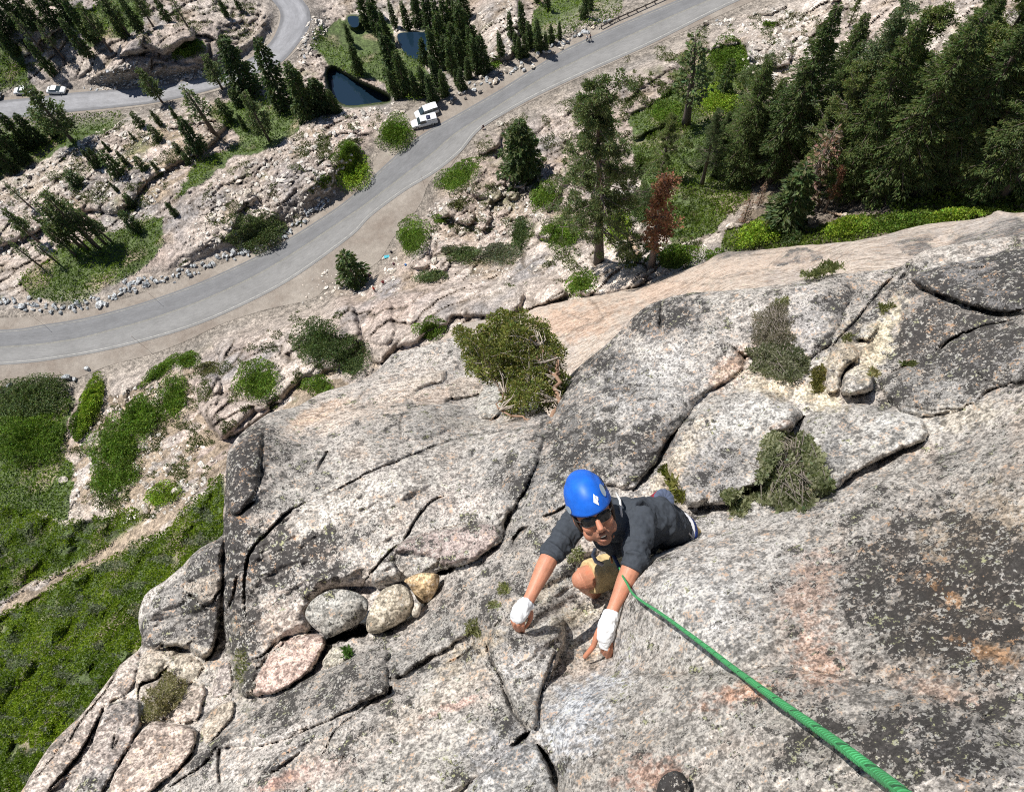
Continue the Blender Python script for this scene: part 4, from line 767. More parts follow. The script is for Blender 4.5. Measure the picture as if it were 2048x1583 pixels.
trees(Z2, [(1310,200,1300,0),(1350,280,1350,120),(1400,300,1390,100),(1270,320,1260,180),(1240,230,1230,60),(1470,250,1460,140),(1520,230,1515,120),(1290,340,1290,210),(1450,60,1450,-100),(1660,110,1650,-60),(1180,330,1150,180),(1320,330,1315,200),(1440,300,1430,180),(1390,20,1390,-100),(1700,60,1690,-80)],
      [(1420, 'slender conifers left of the willows', 'left of the willows'), (9999, 'slender conifers among the willows behind the guardrail', 'among the willows')], 'conifers beyond the main road', ['firB', 'firA'])
# --- right of the road
big = conifer(21, 30, 6.8, 'rag', (.115, .145, .062), 2.1, .22, .34); PROTO['lone'] = [big, 30, False]
plant('lone', 1198, 522, 142, 'tall ragged lone pine with a bare straight trunk at the foot of the cliff', None, .9)
sp_ = conifer(22, 8, 2.6, 'round', GC['fir'], 2.6, .04, .34); PROTO['dense'] = [sp_, 8, False]
plant('dense', 1050, 352, 246, 'stout dark conifer on the boulders just right of the seated person', None, 1.25)
plant('small', 713, 566, 508, 'small dark fir on rubble at the edge of the dirt pullout, beside people', None, 1.1)
for q, lb in (((310,640,370,185,'thin',1.6),'thin topped pine with a bare leader right of the lone pine'),((500,480,510,290,'small',.7),'young dark fir in the bright manzanita patch right of the road'),((180,920,200,590,'bigC',1.1),'broad round headed pine behind the red dead tree'),
   ((800,1160,850,840,'firA',1.5),'bright green young fir at the forest edge over the sandy patch'),((620,780,690,310,'bigD',1.0),'grey green pine with a pale crown at the left side of the forest'),((390,950,480,560,'bigD',.9),'slim pine right of the red dead tree at the forest edge'),((740,930,1050,30,'bigB',1.1),'tallest dark pointed conifer at the left front of the forest')):
    trees(Z3, [q], lb, 'trees right of the lone pine', ['firA'])
trees(Z3, [(560,940,700,330),(760,900,960,280),(1180,880,1560,30),(1260,960,1500,150),(1000,950,1250,0),(1300,1000,1700,0),(1500,980,1900,-50),(1680,960,2037,150),(1800,1000,2300,-100),(1900,1030,2400,200),(1100,1000,1350,100),(900,880,1100,200),(1400,940,1700,120),(1600,900,1980,20),(1750,850,2200,-100),(1500,700,1800,-40),(1150,700,1400,60),(1700,650,2100,-120),(1000,660,1200,60),(1850,700,2200,0),(1600,480,1800,-120),
   (1850,480,2100,-120),(1140,140,1130,-20),(1960,900,2400,100),(1020,800,1200,240),(820,760,980,300),(1380,820,1650,140),(1900,300,2100,-150),(1720,300,1850,-150),(2000,960,2500,100),(660,900,760,420),(450,900,560,560),(940,1000,1120,330)],
      [(860, 'tall conifers at the left front of the forest', 'left front'), (1150, 'tall conifers behind the bleached dead fir', 'behind the dead fir'), (1450, 'tall conifers in the middle of the forest', 'middle'),
       (1760, 'tall conifers over the darkest forest shade', 'over the shade'), (9999, 'big conifers at the right end of the forest', 'right end')], 'conifers of the steep forest', ['bigA', 'bigB', 'bigC', 'bigA', 'bigD'])
dd = conifer(31, 10, 1.5, 'rag', (.23, .115, .075), 1.1, .38, .26, dead=.5); PROTO['red'] = [dd, 10, False]
dg = conifer(32, 10, 1.5, 'round', (.26, .17, .13), .8, .12, .42, dead=1.0); PROTO['greydead'] = [dg, 10, False]
for k, (u, v, vt, wd), lb in (('red', (1303, 532, 345, 1.0), 'dead tree with rusty red needles right of the lone pine'), ('greydead', (1603, 412, 243, 1.1), 'bleached pinkish dead fir leaning out of the dark forest'),
    ('red', (1648, 424, 330, .75), 'rust orange dying fir just right of the sandy patch at the forest foot'), ('greydead', (1486, 443, 384, .9), 'short dead brown snag at the forest foot'), ('greydead', (1516, 412, 360, .8), 'second short dead snag, slightly higher, at the forest foot'), ('red', (1700, 370, 285, .7), 'dark red dying tree in the shade inside the forest')):
    plant(k, u, v, vt, lb, None, wd, 'dead_tree').name = 'dead_tree'
# --- shrubs drawn over the ground: ellipse in the picture -> a mound of leaves on the ground there
def mound(u, v, ru, rv, ang, hgt, col, leaf, label, group=None, name='shrub', cat='shrub', dens=1.0, poly=None):
    rg = np.random.default_rng(int(u*31+v)); a = math.radians(ang)
    mpx = FPX/float(np.linalg.norm(P(u, v, 1.)-CAM)); g0 = G(u, v)[0]; t = np.linalg.norm(g0-CAM); lp = leaf*FPX/t
    n = int(dens*min(26000, math.pi*ru*rv/(lp*lp)*10.0+80)); nl = int(5+min(9, ru*rv/160))
    lr = np.sqrt(rg.uniform(0, 1, nl))*.72; la_ = np.arange(nl)*2.4+rg.uniform(0, 6); lx, ly = lr*np.cos(la_), lr*np.sin(la_); ls = rg.uniform(.36, .60, nl); lh = rg.uniform(.7, 1.35, nl)*(1.1-.5*lr)
    k = rg.integers(0, nl, n); r = np.sqrt(rg.uniform(0, 1, n)); th = rg.uniform(0, 2*math.pi, n); rw = r*(1+.25*fbm(np.cos(th)*2+k*3, np.sin(th)*2+v, 2, 3))
    x = (lx[k]+rw*np.cos(th)*ls[k])*ru; y = (ly[k]+rw*np.sin(th)*ls[k])*rv; uu = u+x*math.cos(a)-y*math.sin(a); vv = v+x*math.sin(a)+y*math.cos(a)
    B = G(uu, vv); dome = np.sqrt(np.maximum(0, 1-r**2.2)); lump = fbm(B[:, 0]/(leaf*3), B[:, 1]/(leaf*3), 2, 9)
    z = hgt*lh[k]*dome*(.72+.28*rg.random(n)**.4)*(1+.3*lump); p = B+np.stack([0*z, 0*z, z], -1)
    c0 = B.mean(0)-np.array([0, 0, hgt*.3]); d = p-c0; d /= np.linalg.norm(d, axis=1)[:, None]; d = d+rg.normal(0, .7, (n, 3)); d[:, 2] += .3
    cv = (1+.35*fbm(B[:, 0]/.8, B[:, 1]/.8, 2, 77))*(.70+.6*rg.random(nl))[k]
    ok = (dome > .42) | (rg.random(n) < .05); p, d, cv = p[ok], d[ok], cv[ok]
    V, F, C = blades(p-d*leaf*.3, d, leaf, leaf*.34, rg, col, .42); C = C*np.repeat(cv, 4)[:, None]
    # low inner dome in a darker leaf colour, closing gaps between the leaves
    nu, nv = 22, 6; k = [(i/(nv), 2*math.pi*j/nu) for i in range(nv+1) for j in range(nu)]; rr = np.array([q[0] for q in k]); tt = np.array([q[1] for q in k])
    wb = 1+.22*fbm(np.cos(tt)*1.6+u, np.sin(tt)*1.6+v, 3, 3); x = rr*np.cos(tt)*ru*wb*.62; y = rr*np.sin(tt)*rv*wb*.62
    B2 = G(u+x*math.cos(a)-y*math.sin(a), v+x*math.sin(a)+y*math.cos(a)); B2[:, 2] += hgt*.22*np.sqrt(np.maximum(0, 1-rr**2.4))-.08
    F2 = np.array([(i*nu+j, (i+1)*nu+j, (i+1)*nu+(j+1) % nu, i*nu+(j+1) % nu) for i in range(nv) for j in range(nu)])+len(V)
    C2 = np.broadcast_to(np.array(col)*.6, (len(B2), 3))
    o = mk(name, np.r_[V, B2], np.r_[F, F2[:, ::-1]], M_LEAF, None, np.r_[C, C2], False)
    return tag(o, label, cat, group)
SH = [(790,270,40,34,-20,1.5,'manz','round green shrub on the verge directly left of the parked pickup'),(700,308,33,24,-10,1.3,'manz','upper of the two touching green shrubs by the middle of the straight'),(708,346,34,36,-25,1.5,'bright','bright yellow green shrub at the road edge, lower of the touching pair'),(657,368,15,15,0,.9,'manz','small green shrub between pale rock and grey roadside stones'),
 (915,358,52,24,-32,1.4,'manz','long green shrub draped over boulders right of the road'),(825,478,36,38,20,1.6,'manz','rounded green shrub at the top corner of the dirt pullout'),(860,662,33,24,-20,1.4,'manz','dark green shrub on the pink slab left of the juniper'),
 (520,466,62,38,-8,2.2,'pine','large grey green thicket against the roadside stones'),(375,102,38,18,-15,1.0,'manz','flat green patch of shrub on the grey rock dome'),(640,690,52,48,20,2.4,'fir','dark upper half of the big shrub pair on the slab below the road'),(700,720,42,42,30,2.2,'fir','dark lower half of the big shrub pair on the slab below the road'),
 (520,768,46,42,0,2.2,'manz','heart shaped green shrub overhanging the cracked boulder'),(641,773,34,21,5,1.4,'manz','low green shrub on the sandy shelf left of the near cliff'),(350,738,0,0,0,0,'manz',''),(376,722,28,20,-20,1.0,'manz','small oval shrub just under the dirt shoulder'),
 (322,742,62,12,-38,.8,'manz','narrow strip of shrub curving up towards the road shoulder'),(350,798,30,48,10,1.4,'manz','upright oval shrub right of the pale curved rock'),(188,805,28,68,20,1.7,'bright','tall bright strip of shrub left of the sandy gully'),(165,850,22,40,10,1.3,'manz','darker lower end of the bright strip left of the sandy gully'),
 (285,835,40,56,15,1.7,'manz','upper part of the broad central shrub bank below the road'),(240,900,58,62,20,1.9,'manz','lower part of the broad central shrub bank below the road'),(215,965,34,36,0,1.3,'manz','foot of the broad central shrub bank, above white stones'),
 (255,955,34,22,-30,1.1,'manz','small shrub among white stones over the trail'),(330,990,34,24,-20,1.2,'bright','bright green shrub beside the large white boulder'),(60,800,90,44,-8,2.0,'pine','blue green thicket under the road shoulder at the left edge'),(60,880,80,56,0,2.2,'manz','yellow green shrub mass in the left hollow'),
 (420,738,24,14,-10,.8,'olive','small olive bush at the foot of the shoulder'),(440,400,0,0,0,0,'',''),(1090,395,38,28,-30,1.2,'manz','green shrub left of the lone pine among boulders'),(1130,470,46,38,-20,1.5,'manz','dense green shrub at the left foot of the lone pine'),(1235,455,30,44,0,1.4,'bright','bright shrub right of the lone pine trunk'),
 (900,503,24,12,0,.8,'sage','small grey shrub left of the boulder garden'),(1000,508,50,20,-8,1.0,'sage','pale silvery shrub in the boulder garden'),(930,512,40,18,-5,1.0,'pine','low green shrub above the slab top'),(860,555,38,16,-5,.9,'pine','green shrub row along the top of the pink slab'),(1040,470,22,38,15,1.3,'fir','narrow dark shrub between white boulders'),
 (1160,570,40,22,-20,1.2,'manz','shrub beside the dark cracked boulder above the orange slab'),(1350,520,55,28,-10,1.7,'manz','shrub under the red dead tree'),(1430,515,22,14,0,.9,'manz','small shrub at the slab edge right of the red dead tree'),(1520,470,70,26,-16,1.6,'bright','yellow green shrub bank on the slab edge left of the sandy patch'),(1580,478,30,20,0,1.3,'fir','dark shrub touching the sandy patch'),
 (1690,462,64,20,-12,1.3,'bright','bright shrub bank right of the sandy patch'),(1790,452,80,18,-8,1.3,'manz','long low shrub strip along the top edge of the slab'),(1900,440,70,16,-6,1.2,'bright','far right end of the shrub strip along the slab edge'),(1455,120,45,36,-10,1.3,'manz','manzanita patch under the grey boulders right of the road'),(1430,205,42,34,0,1.5,'bright','light green shrub under the manzanita patch'),
 (1050,215,0,0,0,0,'',''),(990,128,16,11,0,.8,'manz','small green tuft at the far road verge'),(1055,200,0,0,0,0,'',''),(1540,50,16,6,0,.5,'manz','tiny shrub on the pale ledge near the top'),(1330,230,36,26,0,1.2,'manz','shrub bank left of the thin topped pine'),
 (1285,420,40,40,0,1.5,'fir','dark shrub behind the red dead tree'),(880,440,18,10,0,.7,'manz','little shrub below the overhanging boulder'),(915,412,20,12,10,.7,'olive','olive tuft under the long draped shrub'),(840,95,0,0,0,0,'',''),(1500,160,30,24,0,1.2,'pine','shrub between grey rock and the first forest trees')]
for s in SH:
    if s[2] == 0: continue
    u, v, ru, rv, an, h, cl, lb = s; t = float(np.linalg.norm(G(u, v)[0]-CAM)); mound(u, v, ru*1.04, rv*1.04, an, h*1.3, GC[cl], .25 if t > 90 else .2, lb)
# --- shrub cover nobody could count
def cover(name, polys, leaf, n_px, cols, label, cat, hgt=.8, seed=5):
    sparse = name == 'low_plants'
    rg = np.random.default_rng(seed); Vs = []; Fs = []; Cs = []; o_ = 0
    for k, poly in enumerate(polys):
        q = np.asarray(poly, float); lo = np.maximum(q.min(0), [-260, -160]); hi = np.minimum(q.max(0), [2300, 1760]); A = (hi-lo).prod(); n = int(A*n_px)
        u = rg.uniform(lo[0], hi[0], n); v = rg.uniform(lo[1], hi[1], n)
        uu = u+14*fbm(u/30, v/30, 3, 5); vv = v+14*fbm(u/30, v/30, 3, 15); i = inpoly(uu, vv, poly)
        if sparse: i &= (fbm(u/26, v/17, 4, 151) > .17) & ~inpoly(u, v, CORR) & ~inpoly(u, v, UCORR)
        u, v = u[i], v[i]
        B = G(u, v); i = B[:, 2] > -14.15; u, v, B = u[i], v[i], B[i]
        f = fbm(B[:, 0]/3.2, B[:, 1]/3.2, 4, 9+k); g = fbm(B[:, 0]/1.0, B[:, 1]/1.0, 2, 19+k); z = hgt*(.45+.8*f+.4*g)*rg.uniform(.5, 1, len(u)); i = z > .03; B, z, f, u, v = B[i], z[i], f[i], u[i], v[i]
        B[:, 2] += z; d = rg.normal(0, .6, (len(z), 3))+np.array([0, 0, .9]); pat = fbm(u/70, v/40, 4, 29+k)
        c = np.array(cols[0])+(np.array(cols[1])-np.array(cols[0]))*np.clip(.5+1.3*pat, 0, 1)[:, None]
        if len(cols) > 2: j = fbm(u/34, v/16, 4, 39+k) > .26; c[j] = np.array(cols[2])*rg.uniform(.7, 1.2, (j.sum(), 1))
        V, F, C = blades(B, d, leaf, leaf*.36, rg, (1, 1, 1), .4); Vs.append(V); Fs.append(F+o_); Cs.append(np.clip(C*np.repeat(c, 4, 0), .003, .6)); o_ += len(V)
    return tag(mk(name, np.concatenate(Vs), np.concatenate(Fs), M_LEAF, None, np.concatenate(Cs), False), label, cat, None, 'stuff')
cover('manzanita_scrub', GREEN, .30, .42, [(.135, .205, .018), (.25, .335, .024), (.26, .28, .19)], 'continuous green manzanita scrub covering the slope left below the cliff', 'scrub', 1.9, 5)
cover('willow_thicket', MEADOW[:2]+MEADOW[2:7]+MEADOW[9:], .42, .16, [(.11, .17, .03), (.215, .30, .045)], 'green willow and alder thicket in the hollows and round the ponds', 'thicket', 1.7, 6)
cover('brush', MEADOW[7:9]+[Z3((1300,1060),(1600,1000),(2037,960),(2100,1100),(1700,1120),(1400,1110))], .36, .22, [(.11, .165, .03), (.20, .27, .045)], 'low green brush on ledges and at the foot of the forest', 'brush', 1.1, 7)
# --- stones
def rockmesh(seed, flat_=.7):
    rg = np.random.default_rng(seed); bm = bmesh.new(); pts = rg.normal(size=(16, 3)); pts /= np.linalg.norm(pts, axis=1)[:, None]; pts *= rg.uniform(.75, 1.1, (16, 1))*np.array([1, .72, flat_])
    for p in pts: bm.verts.new(p*.5)
    bmesh.ops.convex_hull(bm, input=bm.verts); bmesh.ops.delete(bm, geom=[x for x in bm.verts if not x.link_faces], context='VERTS')
    bmesh.ops.bevel(bm, geom=bm.edges[:], offset=.035, segments=1, affect='EDGES')
    me = bpy.data.meshes.new('stone'); bm.to_mesh(me); bm.free(); return me
def colored(me, c, mat):
    me = me.copy(); a = me.color_attributes.new('Col', 'FLOAT_COLOR', 'POINT'); n = len(me.vertices); a.data.foreach_set('color', np.tile([*c, 1], n).astype(np.float32)); me.materials.append(mat); return me
base_r = [rockmesh(i) for i in range(10)]
STG = [colored(m, c, M_BOULDER) for m in base_r for c in ((.34, .36, .37), (.46, .47, .47))]; STP = [colored(m, c, M_BOULDER) for m in base_r[:6] for c in ((.50, .45, .38), (.45, .39, .32))]
def stone(u, v, s, ms, label, group, name='stone', cat='stone', k=None, sink=.22):
    o = bpy.data.objects.new(name, ms[k if k is not None else rng.integers(len(ms))]); sc.collection.objects.link(o)
    o.location = G(u, v, s*sink)[0]; o.scale = (s*rng.uniform(.8, 1.3), s*rng.uniform(.8, 1.2), s*rng.uniform(.7, 1.1)); o.rotation_euler = (rng.uniform(-.4, .4), rng.uniform(-.4, .4), rng.uniform(0, 6.28)); return tag(o, label, cat, group)
def row(L, n, wid, smin, smax, label, group, ms):
    q = resample(smoothline(L, 100), n)
    for x, y in q: stone(x+rng.uniform(-5, 5), y+rng.normal(0, wid), rng.uniform(smin, smax)*(1.5 if rng.random() < .1 else 1), ms, label, group)
row(Z4((-60,590),(60,600),(300,630),(500,610),(650,570),(760,520),(860,500)), 84, 7, .7, 1.35, 'grey broken stone in the row along the outside of the main road bend', 'stones along the outside of the bend', STG)
row(Z4((720,510),(850,470),(1000,440),(1150,400),(1300,350),(1400,320),(1560,270),(1700,180),(1800,90),(1900,20)), 86, 6, .7, 1.35, 'grey broken stone along the straight verge left of the main road', 'stones along the verge before the shrubs', STG)
row(Z2((0,1310),(60,1240),(130,1190),(200,1140)), 12, 6, .8, 1.4, 'grey block in the short pile below the bright yellow green shrub', 'stones below the bright shrub', STG)
row(Z2((880,600),(960,545),(1060,500),(1150,460),(1300,390),(1420,320),(1540,260),(1600,210),(1700,160),(1800,120)), 56, 6, .8, 1.5, 'pale stone along the far verge of the main road towards the guardrail', 'stones along the far verge', STG+STP)
for (x, y, s, lb) in ((395,745,2.0,'white topped boulder on the shoulder at the left, largest of its row'),(440,752,1.3,'dark mossy boulder beside the white topped one'),(518,690,1.6,'single pale blue boulder on the dirt shoulder'),(272,748,1.2,'small pale boulder in the shoulder shade'),(60,790,1.6,'flat white boulder at the left edge of the shoulder'),(140,778,.9,'little stone between the white boulders on the shoulder')):
    u, v = (x/2.926, 400+(y+300)/2.926); stone(u, v, s, STG, lb, None, 'boulder', 'boulder')
for (x, y, s, lb) in ((890,605,1.5,'dark rounded boulder alone on the gravel behind the parked cars'),(970,580,1.0,'smaller dark boulder next on the gravel towards the guardrail'),(1055,545,1.2,'dark boulder touching the far verge stones'),(1122,510,.9,'little dark stone at the end of the gravel strip'),(1205,378,1.6,'brown grey boulder standing up behind the far verge'),(1180,430,1.4,'second brown grey boulder behind the far verge')):
    u, v = Z2((x, y))[0]; stone(u, v, s, [colored(base_r[2], (.13, .12, .11), M_BOULDER)], lb, None, 'boulder', 'boulder')
BLD = [(1240,497,3.4,0,'white angular boulder right of the lone pine base'),(1230,430,2.2,3,'grey boulder half hidden behind the lone pine trunk'),(1080,437,2.8,2,'large pinkish boulder left of the lone pine'),(1010,388,2.0,4,'white boulder in the middle of the boulder garden'),(1030,360,2.2,1,'pale split boulder under the stout conifer'),(890,430,2.4,5,'tall white boulder at the left of the boulder garden'),
 (925,470,1.8,0,'small white block in the boulder garden'),(960,500,1.8,2,'pale boulder over the slab top'),(1100,520,1.6,3,'round pale boulder left of the pine base'),(1155,495,1.6,1,'pale block at the left foot of the lone pine'),(870,525,2.0,4,'white boulder beside the flat one by the pullout'),(785,545,1.8,2,'grey rounded boulder near the climbers on the ground'),
 (354,983,2.4,0,'largest white boulder above the trail'),(292,967,1.6,1,'white boulder left of the largest one'),(340,940,1.5,3,'white boulder uphill of the largest one'),(393,972,1.3,2,'small white boulder right of the largest one'),(368,937,1.0,4,'little white stone uphill on the sand'),(297,1022,1.8,5,'pale boulder sitting on the trail edge'),(130,960,1.6,2,'pale rock beside the dark thicket'),(185,1005,1.3,3,'pale stone at the scrub edge'),
 (500,390,2.6,1,'dark shadowed boulder perched on the pink slab beyond the road'),(428,440,2.2,4,'pale flat block beyond the road'),(1590,95,1.8,0,'white block beside the grey boulders'),(1485,90,1.2,2,'small white stone under the grey boulder'),(1460,455,1.6,3,'dark stone under the forest trees'),(1620,448,1.8,5,'pale slab stone on the sandy patch'),(1690,435,1.4,1,'flat pale stone at the forest foot'),
 (1000,250,1.8,2,'flat pale block at the road edge right of the seated person'),(1330,545,1.6,1,'small rock at the top of the orange slab'),(1410,50,2.0,4,'brown sided boulder at the inner road edge near the top')]
for u, v, s, k, lb in BLD: stone(u, v, s, STP, lb, None, 'boulder', 'boulder', k)
def rubble(name, polys, n_px, smin, smax, cols, label, seed):
    rg = np.random.default_rng(seed); Vs = []; Fs = []; Cs = []; o_ = 0; R = []
    for me in base_r[:6]:
        v = np.array([x.co[:] for x in me.vertices]); bm = bmesh.new(); bm.from_mesh(me); bmesh.ops.triangulate(bm, faces=bm.faces[:]); f = np.array([[l.index for l in p.verts] for p in bm.faces]); bm.free(); R.append((v, f))
    for poly in polys:
        q = np.asarray(poly, float); lo = np.maximum(q.min(0), [-150, -120]); hi = q.max(0); n = int((hi-lo).prod()*n_px); u = rg.uniform(lo[0], hi[0], n); v = rg.uniform(lo[1], hi[1], n)
        i = inpoly(u+10*fbm(u/20, v/20, 3, 3), v+10*fbm(u/20, v/20, 3, 4), poly) & (fbm(u/26, v/22, 3, 44) > rg.uniform(-.8, .35, n)); u, v = u[i], v[i]; B = G(u, v)
        for p in B:
            V0, F0 = R[rg.integers(6)]; s = smin*(smax/smin)**(rg.random()**2.2); a = rg.uniform(0, 6.28); ca, sa = math.cos(a), math.sin(a)
            V = V0*np.array([s*rg.uniform(.8, 1.5), s, s*rg.uniform(.5, .9)]); V = np.stack([V[:, 0]*ca-V[:, 1]*sa, V[:, 0]*sa+V[:, 1]*ca, V[:, 2]], -1)+p+[0, 0, s*.12]
            Vs.append(V); Fs.append(F0+o_); o_ += len(V); Cs.append(np.broadcast_to(np.array(cols[rg.integers(len(cols))])*rg.uniform(.85, 1.15), V.shape))
    return tag(mk(name, np.concatenate(Vs), np.concatenate(Fs), M_BOULDER, None, np.concatenate(Cs), False), label, 'rubble', None, 'stuff')
PK = [(.50, .45, .39), (.46, .40, .34), (.52, .48, .43), (.40, .37, .33)]
rubble('rubble', [[(140,990),(160,880),(230,780),(330,760),(300,860),(400,880),(445,930),(380,1000),(290,1050),(140,1030)], Z5((0,500),(180,400),(400,500),(600,520),(600,560),(200,560),(0,620)), Z5((900,420),(1480,380),(1540,440),(1260,480),(900,500)),
   Z2((760,1200),(900,1150),(1300,1050),(1380,1250),(1300,1420),(900,1420),(700,1450)), Z5((480,300),(600,360),(600,500),(480,480))], .030, .22, 1.3, PK, 'loose pale stones strewn over the slopes by the road and under the slab', 3)
rubble('talus', [Z2((60,100),(200,90),(130,230),(20,380),(-40,330),(20,200)), Z1((480,430),(860,360),(1220,420),(1150,470),(850,510),(520,530)), Z2((1540,150),(1700,140),(1640,220),(1500,290)), Z3((430,120),(560,80),(560,130),(430,160))], .06, .4, 1.5, PK+[(.36, .37, .38)], 'broken talus blocks beside the side road and its cutting', 4)
rubble('scree', [Z1((-100,1150),(170,1000),(640,740),(960,620),(1190,560),(1340,700),(1200,880),(1000,1040),(900,1250),(700,1340),(480,1200),(300,1400),(0,1500),(-100,1500)), Z1((1050,1560),(1240,1060),(1640,830),(2048,620),(2100,850),(1800,1300),(1300,1450)), Z2((0,830),(520,590),(640,640),(430,760),(200,1000),(0,1250)),Z2((1040,60),(1260,-20),(1280,320),(1110,340)), Z4((0,60),(300,20),(300,160),(120,280),(0,420)), Z3((700,20),(1000,100),(830,400),(700,500),(400,240))],
   .022, .35, 1.7, PK, 'scattered flat slabs and blocks on the bare granite slopes', 9)

cover('low_plants', [Z1((-100,1150),(170,1000),(640,740),(960,620),(1190,560),(1340,700),(1200,880),(1000,1040),(900,1250),(700,1340),(480,1200),(300,1400),(0,1500),(-100,1500)), Z1((1050,1560),(1240,1060),(1640,830),(2048,620),(2100,850),(1800,1300),(1300,1450)), Z2((0,830),(520,590),(640,640),(430,760),(200,1000),(0,1250)),
  Z2((800,1150),(860,1000),(1000,820),(1200,700),(1600,560),(2048,350),(2300,250),(2400,600),(2048,1580),(1300,1700),(900,1500),(700,1450)), Z3((0,300),(400,150),(700,60),(1000,100),(900,500),(700,900),(500,1200),(0,1400)), Z1((0,0),(560,0),(560,200),(400,300),(200,500),(0,400)), Z1((700,0),(1500,0),(1500,200),(1200,380),(900,330),(700,300)), [(130,1000),(150,880),(230,780),(420,740),(600,620),(700,600),(640,760),(445,930),(300,1040)]],
  .26, .55, [(.085, .115, .030), (.140, .170, .050), (.20, .19, .10)], 'patchy low plants and grass between the granite blocks', 'plants', .75, 8)
# ================================================================== things on the near cliff
def scr(p_): return np.asarray(p_, float)
def samp(poly, n, rg):
    q = scr(poly); lo, hi = q.min(0), q.max(0); U_ = []; V_ = []; m = 0
    while m < n:
        u = rg.uniform(lo[0], hi[0], n*2); v = rg.uniform(lo[1], hi[1], n*2)
        i = inpoly(u+15*fbm(u/15, v/15, 4, 5), v+15*fbm(u/15, v/15, 4, 6), poly); U_.append(u[i]); V_.append(v[i]); m += i.sum()
    return np.concatenate(U_)[:n], np.concatenate(V_)[:n]
VIEW = lambda u, v: (lambda r: r/np.linalg.norm(r, axis=-1, keepdims=True))(rays(u, v))
UPC = M3 @ np.array([0, -1, 0.])                                       # picture-up in the world: away from the foot of the wall
def nshrub(poly, n, leaf, hgt, cols, label, seed, cat='shrub', name='shrub', twigs=40, tcol=(.20, .17, .14), wfac=.3, upk=.5):
    rg = np.random.default_rng(seed); u, v = samp(poly, n, rg); q = chaikin(poly); d, _ = dseg(u, v, q, True); D = d/d.max()
    t = near_t(u, v); cl = fbm(u/9, v/9, 3, seed); h = hgt*(.25+.75*np.sqrt(D))*rg.uniform(.25, 1, n)*(1+.5*cl); p = P(u, v, t-h)
    nrm = -VIEW(u, v)*.6+np.array([0, 0, .8]); dr = nrm+rg.normal(0, .75, (n, 3)); c = np.array(cols[0])+(np.array(cols[1])-np.array(cols[0]))*np.clip(.5+1.5*fbm(u/22, v/22, 3, seed+3), 0, 1)[:, None]
    V, F, C = blades(p, dr, leaf, leaf*wfac, rg, (1, 1, 1), .35); C = C*np.repeat(c, 4, 0)
    root = empty(name, (0, 0, 0), label, cat)
    mk('foliage', V, F, M_LEAF, root, np.clip(C, .003, .7), False)
    tw = MB(); cu, cv = q.mean(0); c0 = P(cu, cv, float(near_t(cu, cv)[0])+.02)
    for i in rg.integers(0, n, twigs):
        m_ = (c0+p[i])/2+rg.normal(0, hgt*.15, 3); a = P(cu+(u[i]-cu)*.35, cv+(v[i]-cv)*.35, float(near_t(cu+(u[i]-cu)*.35, cv+(v[i]-cv)*.35)[0]))
        tw.tube([a, (a+p[i])/2+rg.normal(0, hgt*.12, 3), p[i]], [leaf*.16, leaf*.11, leaf*.05], 4, tcol, False)
    tw.build('stems', M_BARK, root); return root
nshrub(ZR((740,330),(840,240),(910,240),(900,330),(960,420),(900,470),(730,450)), 3600, .044, .5, ((.19, .165, .12), (.27, .235, .18)), 'brownish dry upper half of the heath shrub in the crack above the climber', 11, twigs=260, wfac=.16)
nshrub(ZR((700,470),(900,440),(990,500),(1010,600),(900,645),(800,615),(740,560)), 4600, .044, .55, ((.16, .175, .10), (.27, .27, .18)), 'grey green lower half of the heath shrub in the crack, above the sandy groove', 12, twigs=220, wfac=.24)
nshrub(ZR((810,890),(950,875),(1060,960),(1095,1090),(1140,1150),(1010,1225),(900,1260),(800,1240),(760,1140),(775,1000)), 10000, .033, .55, ((.19, .21, .11), (.33, .33, .21)), 'large leafy green shrub between the rounded boulder and the pale flake right of the climber', 13, twigs=320, wfac=.30)
nshrub(ZR((585,1190),(640,1150),(770,1170),(720,1250),(660,1290),(620,1250)), 1700, .032, .25, ((.20, .22, .11), (.33, .33, .2)), 'small leafy shoot under the rounded boulder, left of the large shrub', 14, twigs=30)
nshrub(ZK((690,1110),(790,1025),(865,1080),(850,1130),(800,1180),(730,1255),(655,1250)), 4200, .042, .45, ((.26, .22, .12), (.36, .32, .2)), 'dry olive brown brush in the notch at the lower left', 15, twigs=90, wfac=.2)
